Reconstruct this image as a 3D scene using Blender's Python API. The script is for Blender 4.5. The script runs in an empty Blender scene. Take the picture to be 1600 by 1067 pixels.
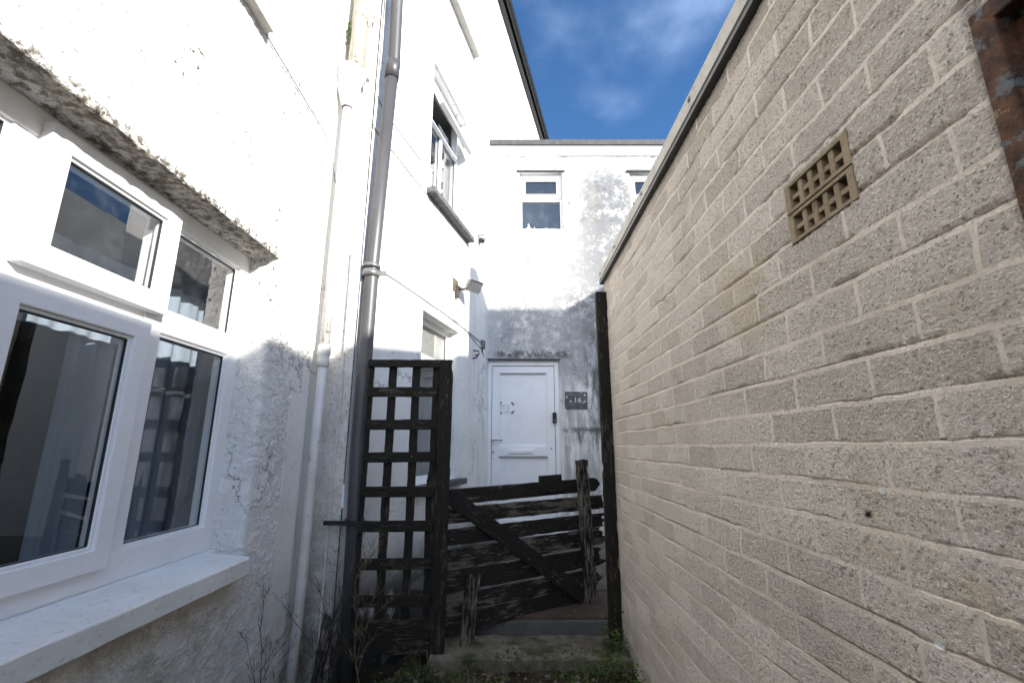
import bpy, math, random
from mathutils import Vector, Matrix, noise
R = math.radians
sc = bpy.context.scene
col = sc.collection

# ------------------------------------------------------------------ camera, sky, sun, exposure
CZ = 1.4
cam_d = bpy.data.cameras.new("camera")
cam = bpy.data.objects.new("camera", cam_d); col.objects.link(cam)
cam_d.sensor_width = 36.0; cam_d.lens = 36.0 * 711 / 1600
cam_d.clip_start = 0.02; cam_d.clip_end = 1000
cam.location = (0, 0, CZ); cam.rotation_euler = (R(90 + 13), 0, 0)
sc.camera = cam
SUN = Vector((1.0, -0.85, 0.62)).normalized()
w = bpy.data.worlds.new("World"); sc.world = w; w.use_nodes = True
wt = w.node_tree; wt.nodes.clear()
sky = wt.nodes.new('ShaderNodeTexSky'); sky.sky_type = 'NISHITA'; sky.sun_disc = False
sky.sun_elevation = math.asin(SUN.z); sky.sun_rotation = math.atan2(SUN.x, SUN.y)
sky.air_density = 1.0; sky.dust_density = 0.2; sky.ozone_density = 5.0
wtc = wt.nodes.new('ShaderNodeTexCoord')
wmp = wt.nodes.new('ShaderNodeMapping'); wmp.inputs['Scale'].default_value = (1.0, 1.0, 1.7); wmp.inputs['Location'].default_value = (0.17, 0.2, -0.19)
wt.links.new(wtc.outputs['Generated'], wmp.inputs['Vector'])
wn = wt.nodes.new('ShaderNodeTexNoise'); wn.inputs['Scale'].default_value = 2.6; wn.inputs['Detail'].default_value = 6; wn.inputs['Roughness'].default_value = 0.5
wt.links.new(wmp.outputs[0], wn.inputs['Vector'])
wr = wt.nodes.new('ShaderNodeMapRange'); wr.inputs['From Min'].default_value = 0.52; wr.inputs['From Max'].default_value = 1.15
wr.inputs['To Min'].default_value = 0.0; wr.inputs['To Max'].default_value = 0.9; wr.interpolation_type = 'SMOOTHSTEP'
wt.links.new(wn.outputs['Fac'], wr.inputs['Value'])
wm = wt.nodes.new('ShaderNodeMix'); wm.data_type = 'RGBA'
wm.inputs[7].default_value = (9.0, 11.0, 14.8, 1)

wsx = wt.nodes.new('ShaderNodeSeparateXYZ'); wt.links.new(wtc.outputs['Generated'], wsx.inputs[0])
wsr = wt.nodes.new('ShaderNodeMapRange'); wsr.inputs['From Min'].default_value = 0.25; wsr.inputs['From Max'].default_value = -0.45; wsr.inputs['To Max'].default_value = 0.36; wt.links.new(wsx.outputs[1], wsr.inputs['Value'])  # unseen cloud bank behind the camera, added to brighten the shaded walls
wad = wt.nodes.new('ShaderNodeMath'); wad.operation = 'ADD'; wt.links.new(wn.outputs['Fac'], wad.inputs[0]); wt.links.new(wsr.outputs[0], wad.inputs[1])
wt.links.new(wad.outputs[0], wr.inputs['Value'])
wt.links.new(wr.outputs[0], wm.inputs[0]); 
hs = wt.nodes.new('ShaderNodeHueSaturation'); hs.inputs['Saturation'].default_value = 1.10; wt.links.new(sky.outputs[0], hs.inputs['Color']); wt.links.new(hs.outputs[0], wm.inputs[6])
bg = wt.nodes.new('ShaderNodeBackground'); bg.inputs['Strength'].default_value = 0.078
wt.links.new(wm.outputs[2], bg.inputs['Color'])
wo = wt.nodes.new('ShaderNodeOutputWorld'); wt.links.new(bg.outputs[0], wo.inputs[0])
sl = bpy.data.lights.new("sun", 'SUN'); sl.energy = 4.2; sl.angle = R(0.55); sl.color = (1.0, 0.955, 0.89)
so = bpy.data.objects.new("sun", sl); col.objects.link(so)
so.rotation_mode = 'QUATERNION'; so.rotation_quaternion = SUN.to_track_quat('Z', 'Y'); so.location = (6, -6, 9)
sc.view_settings.view_transform = 'Standard'; sc.view_settings.look = 'None'
sc.view_settings.exposure = 1.53; sc.view_settings.gamma = 1
sc.render.engine = 'CYCLES'; sc.cycles.max_bounces = 12; sc.cycles.diffuse_bounces = 8; sc.cycles.transparent_max_bounces = 16

# ------------------------------------------------------------------ frames (local x along the wall, y into it, z up)
def FM(o, deg): return Matrix.Translation(Vector(o)) @ Matrix.Rotation(R(deg), 4, 'Z')
FAR_DEG = math.degrees(math.atan2(1, 0.26))
FR = {'near': FM((-1.2, 0, 0), 90), 'far': FM((-1.01, 2.85, 0), FAR_DEG), 'back': FM((0, 5.55, 0), 0),
      'right': FM((0.645, 3.02, 0), -90), 'world': Matrix()}
GA = math.degrees(math.atan2(0.6, 1.0))
FR['gate'] = FM((-0.38, 2.85, 0), GA)

# ------------------------------------------------------------------ mesh helpers
class MB:
    def __init__(s): s.v = []; s.f = []; s.sm = []
    def add(s, vs, fs, smooth=False):
        b = len(s.v); s.v += [tuple(v) for v in vs]
        s.f += [tuple(i + b for i in f) for f in fs]; s.sm += [smooth] * len(fs); return s
    def box(s, x0, x1, y0, y1, z0, z1, M=None):
        vs = [Vector((x, y, z)) for z in (z0, z1) for y in (y0, y1) for x in (x0, x1)]
        if M is not None: vs = [M @ v for v in vs]
        return s.add(vs, [(0, 2, 3, 1), (4, 5, 7, 6), (0, 1, 5, 4), (2, 6, 7, 3), (0, 4, 6, 2), (1, 3, 7, 5)])
    def ring(s, x0, x1, z0, z1, w, y0, y1, wb=None, wt_=None):
        wb = w if wb is None else wb; wt_ = w if wt_ is None else wt_
        o = [(x0, z0), (x1, z0), (x1, z1), (x0, z1)]
        i = [(x0 + w, z0 + wb), (x1 - w, z0 + wb), (x1 - w, z1 - wt_), (x0 + w, z1 - wt_)]
        vs = [(a, y0, b) for a, b in o] + [(a, y0, b) for a, b in i] + [(a, y1, b) for a, b in o] + [(a, y1, b) for a, b in i]
        fs = []
        for k in range(4):
            n = (k + 1) % 4
            fs += [(k, n, 4 + n, 4 + k), (8 + n, 8 + k, 12 + k, 12 + n), (n, k, 8 + k, 8 + n), (4 + k, 4 + n, 12 + n, 12 + k)]
        return s.add(vs, fs)
    def tube(s, pts, r, seg=10, cap=True, r_end=None):
        pts = [Vector(p) for p in pts]; n = len(pts); vs = []; up = None
        for i, p in enumerate(pts):
            d = (pts[min(i + 1, n - 1)] - pts[max(i - 1, 0)]).normalized()
            if up is None: up = d.orthogonal().normalized()
            up = (up - d * up.dot(d)).normalized(); sd = d.cross(up)
            rr = r[i] if isinstance(r, (list, tuple)) else (r if r_end is None else r + (r_end - r) * i / (n - 1))
            for k in range(seg):
                a = 2 * math.pi * k / seg
                vs.append(p + (up * math.cos(a) + sd * math.sin(a)) * rr)
        fs = [(i * seg + k, i * seg + (k + 1) % seg, (i + 1) * seg + (k + 1) % seg, (i + 1) * seg + k) for i in range(n - 1) for k in range(seg)]
        s.add(vs, fs, True)
        if cap:
            b = len(s.v) - n * seg
            s.f += [tuple(b + k for k in reversed(range(seg))), tuple(b + (n - 1) * seg + k for k in range(seg))]; s.sm += [False, False]
        return s
    def lathe(s, prof, c=(0, 0), seg=20, M=None):
        vs = []
        for r, z in prof:
            for k in range(seg):
                a = 2 * math.pi * k / seg; v = Vector((c[0] + r * math.cos(a), c[1] + r * math.sin(a), z))
                vs.append(M @ v if M is not None else v)
        n = len(prof)
        return s.add(vs, [(i * seg + k, i * seg + (k + 1) % seg, (i + 1) * seg + (k + 1) % seg, (i + 1) * seg + k) for i in range(n - 1) for k in range(seg)], True)
    def build(s, name, mat, parent=None, M=None, bevel=0, smooth=None):
        me = bpy.data.meshes.new(name); me.from_pydata(s.v, [], s.f); me.update()
        me.polygons.foreach_set('use_smooth', s.sm if smooth is None else [smooth] * len(s.f))
        me.materials.append(mat)
        o = bpy.data.objects.new(name, me); col.objects.link(o)
        if parent: o.parent = parent
        if M is not None: o.matrix_basis = M
        if bevel:
            b = o.modifiers.new('bevel', 'BEVEL'); b.width = bevel; b.segments = 2; b.limit_method = 'ANGLE'; b.angle_limit = R(50)
        return o

def tag(o, label=None, cat=None, group=None, kind=None):
    if label: o['label'] = label
    if cat: o['category'] = cat
    if group: o['group'] = group
    if kind: o['kind'] = kind
    return o
def thing(name, label, cat, M=None, group=None):
    o = bpy.data.objects.new(name, None); col.objects.link(o); o.empty_display_size = 0.1
    if M is not None: o.matrix_basis = M
    return tag(o, label, cat, group)
def T(x, y, z): return Matrix.Translation((x, y, z))

def span(a, b, c):
    n = max(1, int(round((b - a) / c))); return [a + (b - a) * i / n for i in range(n + 1)]
def lines(bands, must):
    """bands: [(a,b,cell)...]; must: coordinates that have to be grid lines"""
    out = set()
    for a, b, c in bands:
        cuts = sorted({a, b} | {m for m in must if a < m < b})
        for p, q in zip(cuts, cuts[1:]):
            out |= {round(v, 6) for v in span(p, q, c)}
    return sorted(out)
def facade(name, mat, parent, xb, zb, holes, depth=0.2, smooth=True, M=None):
    xs = lines(xb, [h[0] for h in holes] + [h[1] for h in holes]); zs = lines(zb, [h[2] for h in holes] + [h[3] for h in holes])
    idx = {}; V = []; F = []
    def vid(i, j, y=0.0):
        k = (i, j, y)
        if k not in idx: idx[k] = len(V); V.append((xs[i], y, zs[j]))
        return idx[k]
    e = 1e-5
    def inh(i, j):
        if i < 0 or j < 0 or i >= len(xs) - 1 or j >= len(zs) - 1: return None
        x = (xs[i] + xs[i + 1]) / 2; z = (zs[j] + zs[j + 1]) / 2
        for h in holes:
            if h[0] < x < h[1] and h[2] < z < h[3]: return h
    ys = [round(depth * k / 6, 5) for k in range(7)] if depth else [0.0]
    for i in range(len(xs) - 1):
        for j in range(len(zs) - 1):
            if not inh(i, j): F.append((vid(i, j), vid(i + 1, j), vid(i + 1, j + 1), vid(i, j + 1)))
            else:
                for (di, dj, a, b) in ((-1, 0, (i, j + 1), (i, j)), (1, 0, (i + 1, j), (i + 1, j + 1)), (0, -1, (i, j), (i + 1, j)), (0, 1, (i + 1, j + 1), (i, j + 1))):
                    if not inh(i + di, j + dj):
                        for y0, y1 in zip(ys, ys[1:]):
                            F.append((vid(*a, y0), vid(*b, y0), vid(*b, y1), vid(*a, y1)))
    m = MB(); m.v = V; m.f = F; m.sm = [smooth] * len(F)
    return m.build(name, mat, parent, M)

# ------------------------------------------------------------------ material helpers
class NT:
    def __init__(s, name):
        s.m = bpy.data.materials.new(name); s.m.use_nodes = True; s.t = s.m.node_tree; s.t.nodes.clear()
        s.tc = s.t.nodes.new('ShaderNodeTexCoord'); s.P = s.tc.outputs['Object']
        sp = s.t.nodes.new('ShaderNodeSeparateXYZ'); s.t.links.new(s.P, sp.inputs[0]); s.x, s.y, s.z = sp.outputs
    def put(s, sock, v):
        if v is None: return
        if isinstance(v, bpy.types.NodeSocket): s.t.links.new(v, sock)
        elif isinstance(v, (tuple, list)) and sock.type == 'RGBA' and len(v) == 3: sock.default_value = (*v, 1)
        else: sock.default_value = v
    def node(s, t, ins=None, **pr):
        n = s.t.nodes.new(t)
        for k, v in pr.items(): setattr(n, k, v)
        for k, v in (ins or {}).items(): s.put(n.inputs[k], v)
        return n
    def noise(s, scale, detail=3, rough=0.55, vec=None, dist=0.0):
        return s.node('ShaderNodeTexNoise', {'Vector': vec or s.P, 'Scale': scale, 'Detail': detail, 'Roughness': rough, 'Distortion': dist}).outputs['Fac']
    def vor(s, scale, vec=None, out='Distance', **pr):
        return s.node('ShaderNodeTexVoronoi', {'Vector': vec or s.P, 'Scale': scale}, **pr).outputs[out]
    def map(s, sc_=(1, 1, 1), loc=(0, 0, 0), vec=None, rot=(0, 0, 0)):
        return s.node('ShaderNodeMapping', {'Vector': vec or s.P, 'Scale': sc_, 'Location': loc, 'Rotation': rot}).outputs[0]
    def math(s, op, a, b=None, c=None, clamp=False):
        n = s.node('ShaderNodeMath', operation=op, use_clamp=clamp); s.put(n.inputs[0], a); s.put(n.inputs[1], b); s.put(n.inputs[2], c); return n.outputs[0]
    def mul(s, a, b): return s.math('MULTIPLY', a, b)
    def add(s, a, b): return s.math('ADD', a, b)
    def sub(s, a, b): return s.math('SUBTRACT', a, b)
    def mx(s, a, b): return s.math('MAXIMUM', a, b)
    def inv(s, a): return s.math('SUBTRACT', 1.0, a)
    def st(s, v, a, b, lo=0.0, hi=1.0):
        n = s.node('ShaderNodeMapRange', {'Value': v, 'From Min': a, 'From Max': b, 'To Min': lo, 'To Max': hi}, interpolation_type='SMOOTHSTEP'); return n.outputs[0]
    def band(s, v, a, b, soft):  # 1 between a and b
        return s.mul(s.st(v, a - soft, a + soft), s.inv(s.st(v, b - soft, b + soft)))
    def mix(s, f, a, b, mode='MIX'):
        n = s.node('ShaderNodeMix', data_type='RGBA', blend_type=mode); s.put(n.inputs[0], f); s.put(n.inputs[6], a); s.put(n.inputs[7], b); return n.outputs[2]
    def bump(s, h, dist, strength=1.0, normal=None):
        return s.node('ShaderNodeBump', {'Height': h, 'Distance': dist, 'Strength': strength, 'Normal': normal}).outputs[0]
    def done(s, color, rough=0.6, metal=0.0, normal=None, disp=None, spec=0.5, sss=None):
        b = s.node('ShaderNodeBsdfPrincipled', {'Base Color': color, 'Roughness': rough, 'Metallic': metal, 'Normal': normal, 'Specular IOR Level': spec})
        o = s.node('ShaderNodeOutputMaterial'); s.t.links.new(b.outputs[0], o.inputs[0])
        if disp is not None:
            d = s.node('ShaderNodeDisplacement', {'Height': disp, 'Midlevel': 0.0, 'Scale': 1.0}); s.t.links.new(d.outputs[0], o.inputs[2])
            s.m.displacement_method = 'BOTH'
        return s.m

def plain(name, c, rough=0.5, metal=0.0, var=0.12, sc_=20, bump=0.0, spec=0.5):
    n = NT(name); k = n.noise(sc_, 5, 0.6)
    c2 = n.mix(n.st(k, 0.3, 0.75), tuple(v * (1 - var) for v in c), tuple(min(1, v * (1 + var)) for v in c))
    nb = n.bump(n.noise(sc_ * 4, 4), bump) if bump else None
    return n.done(c2, rough, metal, nb, spec=spec)

# --- near house: heavy roughcast, smooth pilaster at the end
def m_near():
    n = NT('roughcast_white')
    warp = n.node('ShaderNodeVectorMath', {0: n.P, 1: n.node('ShaderNodeVectorMath', {0: n.node('ShaderNodeTexNoise', {'Vector': n.P, 'Scale': 6.0, 'Detail': 2}).outputs['Color'], 'Scale': 0.07}, operation='SCALE').outputs[0]}, operation='ADD').outputs[0]
    a = n.noise(17, 7, 0.66, n.map((1, 1, 1.25), vec=warp), 0.6); b = n.noise(55, 5, 0.6, warp)
    rmask = n.mul(n.inv(n.st(n.x, 2.44, 2.49)), n.st(n.noise(1.2, 2), 0.3, 0.55, 0.6, 1.0))
    h = n.add(n.mul(n.st(a, 0.36, 0.68), 0.0088), n.mul(b, 0.0026))
    h = n.mul(h, n.add(n.mul(rmask, 0.95), 0.06))
    # pilaster slightly proud
    pil = n.mul(n.band(n.x, 2.475, 2.68, 0.008), 0.004)
    h = n.add(h, pil)
    base = n.mix(n.st(n.noise(2.0, 6, 0.65), 0.35, 0.75), (0.80, 0.79, 0.77), (0.70, 0.69, 0.66))
    flakes = n.mul(n.st(n.noise(44, 3, 0.5, n.map((1.0, 1, 0.7))), 0.635, 0.655), n.mx(n.st(n.noise(2.6, 3), 0.50, 0.62), n.mul(n.band(n.x, 1.9, 2.5, 0.15), n.st(n.noise(5, 3), 0.42, 0.6))))
    flakes = n.mul(flakes, n.st(n.z, 1.6, 2.2, 0.3, 1.0))
    base = n.mix(flakes, base, (0.10, 0.09, 0.07))
    pits = n.mul(n.st(n.noise(75, 4, 0.65), 0.585, 0.64), n.st(n.noise(3.2, 4, 0.65), 0.38, 0.62)); pits = n.mul(pits, n.st(n.z, 1.5, 2.2, 0.3, 1.0)); base = n.mix(n.mul(pits, 0.9), base, (0.17, 0.16, 0.135))

    cw_ = n.node('ShaderNodeVectorMath', {0: n.P, 1: n.node('ShaderNodeVectorMath', {0: n.node('ShaderNodeTexNoise', {'Vector': n.P, 'Scale': 5.0, 'Detail': 6, 'Roughness': 0.7}).outputs['Color'], 'Scale': 0.35}, operation='SCALE').outputs[0]}, operation='ADD').outputs[0]
    ck = n.mul(n.inv(n.st(n.vor(0.9, cw_, 'Distance', feature='DISTANCE_TO_EDGE'), 0.0015, 0.006)), n.st(n.noise(1.4, 3), 0.45, 0.6)); base = n.mix(n.mul(ck, 0.85), base, (0.12, 0.11, 0.09))
    wet = n.mul(n.st(n.noise(1.3, 6, 0.7, n.map((2.2, 1, 0.35), (2, 0, 5))), 0.56, 0.72), n.st(n.z, 2.6, 3.4)); base = n.mix(n.mul(wet, 0.72), base, (0.25, 0.235, 0.20))
    pores = n.mul(n.inv(n.st(a, 0.28, 0.38)), n.mul(rmask, 0.16)); base = n.mix(pores, base, (0.42, 0.40, 0.36))
    # dirt low on the wall and below the sill
    low = n.mul(n.inv(n.st(n.z, 0.1, 0.95)), n.st(n.noise(5, 6, 0.7), 0.3, 0.7))
    base = n.mix(n.mul(low, 0.75), base, (0.27, 0.25, 0.19))
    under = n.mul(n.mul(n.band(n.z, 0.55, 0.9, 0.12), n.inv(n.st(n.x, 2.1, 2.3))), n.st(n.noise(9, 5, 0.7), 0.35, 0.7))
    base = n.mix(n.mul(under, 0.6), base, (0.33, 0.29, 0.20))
    green = n.mul(n.inv(n.st(n.z, 0.0, 0.35)), n.st(n.noise(7, 5, 0.7), 0.4, 0.6)); base = n.mix(green, base, (0.05, 0.055, 0.025))
    # lichen on soffits: normals pointing down, and along the lintel edge
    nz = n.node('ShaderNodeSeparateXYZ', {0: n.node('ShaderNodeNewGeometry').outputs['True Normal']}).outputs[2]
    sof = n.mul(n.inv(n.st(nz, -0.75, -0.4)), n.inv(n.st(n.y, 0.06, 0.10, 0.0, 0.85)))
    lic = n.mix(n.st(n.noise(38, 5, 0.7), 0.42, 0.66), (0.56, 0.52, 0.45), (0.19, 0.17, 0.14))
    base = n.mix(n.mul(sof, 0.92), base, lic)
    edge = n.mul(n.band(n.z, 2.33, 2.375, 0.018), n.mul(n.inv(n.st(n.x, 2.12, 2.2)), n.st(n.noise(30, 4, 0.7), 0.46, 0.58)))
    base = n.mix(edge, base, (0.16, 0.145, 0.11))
    return n.done(base, 0.85, 0, None, h, 0.25)

def m_far():
    n = NT('painted_render')
    h = n.add(n.mul(n.noise(30, 6, 0.6), 0.0035), n.mul(n.noise(2.2, 3), 0.012))
    base = n.mix(n.st(n.noise(2.5, 6, 0.65), 0.35, 0.8), (0.80, 0.79, 0.77), (0.71, 0.70, 0.66))

    cw_ = n.node('ShaderNodeVectorMath', {0: n.P, 1: n.node('ShaderNodeVectorMath', {0: n.node('ShaderNodeTexNoise', {'Vector': n.P, 'Scale': 5.0, 'Detail': 6, 'Roughness': 0.7}).outputs['Color'], 'Scale': 0.35}, operation='SCALE').outputs[0]}, operation='ADD').outputs[0]
    ck = n.mul(n.inv(n.st(n.vor(0.9, cw_, 'Distance', feature='DISTANCE_TO_EDGE'), 0.0015, 0.006)), n.st(n.noise(1.4, 3), 0.45, 0.6)); base = n.mix(n.mul(ck, 0.85), base, (0.12, 0.11, 0.09))
    wet = n.mul(n.st(n.noise(1.3, 6, 0.7, n.map((2.2, 1, 0.35), (2, 0, 5))), 0.56, 0.72), n.st(n.z, 2.6, 3.4)); base = n.mix(n.mul(wet, 0.72), base, (0.25, 0.235, 0.20))
    st = n.mul(n.st(n.noise(9, 4, 0.6, n.map((1, 1, 0.12))), 0.50, 0.70), n.mul(n.st(n.x, 1.8, 3.0), 0.75))
    base = n.mix(st, base, (0.38, 0.37, 0.33))
    low = n.mul(n.inv(n.st(n.z, 0.2, 1.2)), n.st(n.noise(6, 5, 0.7), 0.35, 0.7)); base = n.mix(n.mul(low, 0.6), base, (0.25, 0.23, 0.18))
    pits = n.mul(n.st(n.noise(60, 4, 0.65), 0.59, 0.65), n.st(n.noise(2.6, 4, 0.65), 0.42, 0.65)); base = n.mix(n.mul(pits, 0.8), base, (0.2, 0.19, 0.165))
    sills = n.mul(n.mul(n.band(n.x, 0.9, 2.0, 0.06), n.mx(n.band(n.z, 3.0, 3.64, 0.12), n.band(n.z, 5.7, 6.2, 0.12))), n.st(n.noise(14, 4, 0.6, n.map((1, 1, 0.08))), 0.50, 0.62)); base = n.mix(n.mul(sills, 0.7), base, (0.30, 0.285, 0.25))
    base = n.mix(n.mul(n.inv(n.st(n.z, 0.35, 0.85)), n.st(n.noise(4, 6, 0.7), 0.3, 0.5)), base, (0.06, 0.055, 0.04))
    corner = n.mul(n.band(n.x, 2.42, 2.75, 0.05), n.mul(n.inv(n.st(n.z, 2.2, 2.7)), n.st(n.noise(5, 5, 0.7, n.map((1, 1, 0.25))), 0.5, 0.7)))
    base = n.mix(n.mul(corner, 0.35), base, (0.3, 0.3, 0.28))
    mask = n.mul(n.st(n.noise(40, 3), 0.72, 0.75), n.st(n.noise(3, 2), 0.5, 0.6)); base = n.mix(mask, base, (0.2, 0.19, 0.15))
    return n.done(base, 0.8, 0, None, h, 0.25)

def m_return():
    n = NT('dirty_roughcast')
    h = n.add(n.mul(n.st(n.noise(34, 6, 0.65), 0.35, 0.7), 0.005), n.mul(n.noise(9, 3), 0.006))
    base = n.mix(n.st(n.noise(5, 6, 0.7), 0.35, 0.7), (0.72, 0.70, 0.66), (0.52, 0.50, 0.45))
    sp = n.mul(n.st(n.noise(45, 4, 0.7), 0.58, 0.66), n.inv(n.st(n.z, 2.0, 3.2))); base = n.mix(n.mul(sp, 0.7), base, (0.26, 0.25, 0.22))
    low = n.mul(n.inv(n.st(n.z, 0.2, 1.3)), n.st(n.noise(6, 5, 0.7), 0.25, 0.6)); base = n.mix(n.mul(low, 0.85), base, (0.15, 0.135, 0.10))
    return n.done(base, 0.85, 0, None, h, 0.25)

def m_back():
    n = NT('mould_stained_render')
    h = n.add(n.mul(n.noise(26, 6, 0.65), 0.004), n.mul(n.noise(3, 3), 0.012))
    base = n.mix(n.st(n.noise(2.2, 6, 0.65), 0.35, 0.8), (0.78, 0.77, 0.75), (0.68, 0.67, 0.64))
    big = n.noise(2.4, 8, 0.75); fine = n.noise(8, 10, 0.78); strk = n.noise(11, 5, 0.65, n.map((1, 1, 0.16)))
    def stain(b, x0, x1, sx, z0, z1, sz, lo, hi, amt, c, src=None):
        m = n.mul(n.band(n.x, x0, x1, sx), n.band(n.z, z0, z1, sz))
        v = n.mul(n.st(n.add(n.mul(fine if src is None else src, 0.65), n.mul(big, 0.35)), lo, hi), m)
        return n.mix(n.mul(v, amt), b, c)
    g = (0.30, 0.305, 0.31); d = (0.075, 0.078, 0.08)
    base = stain(base, 0.70, 1.9, 0.45, 3.1, 5.25, 0.4, 0.33, 0.52, 1.0, (0.17, 0.175, 0.18))
    base = stain(base, 0.72, 1.6, 0.10, 4.3, 5.2, 0.2, 0.555, 0.60, 0.9, d)
    base = stain(base, -0.3, 1.3, 0.30, 2.2, 3.4, 0.16, 0.32, 0.54, 0.9, (0.27, 0.275, 0.285))
    base = stain(base, 0.72, 1.3, 0.16, 2.60, 3.32, 0.12, 0.43, 0.57, 0.85, d)
    base = stain(base, 0.6, 1.6, 0.05, 0.4, 3.0, 0.3, 0.36, 0.58, 0.85, g, strk)
    base = stain(base, 0.9, 1.6, 0.06, 1.6, 2.9, 0.3, 0.44, 0.58, 0.8, d, strk)
    base = stain(base, -0.2, 0.75, 0.10, 2.47, 2.56, 0.035, 0.42, 0.54, 0.85, d)
    base = stain(base, 0.62, 1.5, 0.05, 1.57, 1.62, 0.03, 0.40, 0.52, 0.9, d)
    base = stain(base, 0.66, 1.5, 0.05, 1.34, 1.6, 0.05, 0.47, 0.60, 0.75, d, strk)
    base = stain(base, 0.95, 1.5, 0.05, 2.15, 2.3, 0.05, 0.50, 0.56, 0.85, d)
    base = stain(base, 0.6, 1.6, 0.05, 0.3, 1.0, 0.2, 0.45, 0.65, 0.6, g)

    cw_ = n.node('ShaderNodeVectorMath', {0: n.P, 1: n.node('ShaderNodeVectorMath', {0: n.node('ShaderNodeTexNoise', {'Vector': n.P, 'Scale': 5.0, 'Detail': 6, 'Roughness': 0.7}).outputs['Color'], 'Scale': 0.35}, operation='SCALE').outputs[0]}, operation='ADD').outputs[0]
    ck = n.mul(n.inv(n.st(n.vor(0.9, cw_, 'Distance', feature='DISTANCE_TO_EDGE'), 0.0015, 0.006)), n.st(n.noise(1.4, 3), 0.45, 0.6)); base = n.mix(n.mul(ck, 0.85), base, (0.12, 0.11, 0.09))
    wet = n.mul(n.st(n.noise(1.3, 6, 0.7, n.map((2.2, 1, 0.35), (2, 0, 5))), 0.56, 0.72), n.st(n.z, 2.6, 3.4)); base = n.mix(n.mul(wet, 0.72), base, (0.25, 0.235, 0.20))
    base = stain(base, 0.05, 1.3, 0.3, 3.2, 4.15, 0.25, 0.44, 0.60, 0.9, (0.24, 0.24, 0.245))
    base = stain(base, 0.12, 0.68, 0.04, 3.5, 4.18, 0.2, 0.46, 0.60, 0.8, (0.22, 0.22, 0.22), strk)
    crest = n.mul(n.band(n.z, 5.20, 5.30, 0.02), n.st(n.noise(8, 4), 0.45, 0.7)); base = n.mix(n.mul(crest, 0.9), base, (0.2, 0.2, 0.2))
    mask = n.mul(n.st(n.noise(30, 3), 0.70, 0.74), n.st(n.noise(2, 2), 0.46, 0.6)); base = n.mix(mask, base, (0.2, 0.2, 0.18))
    return n.done(base, 0.85, 0, None, h, 0.25)

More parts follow.
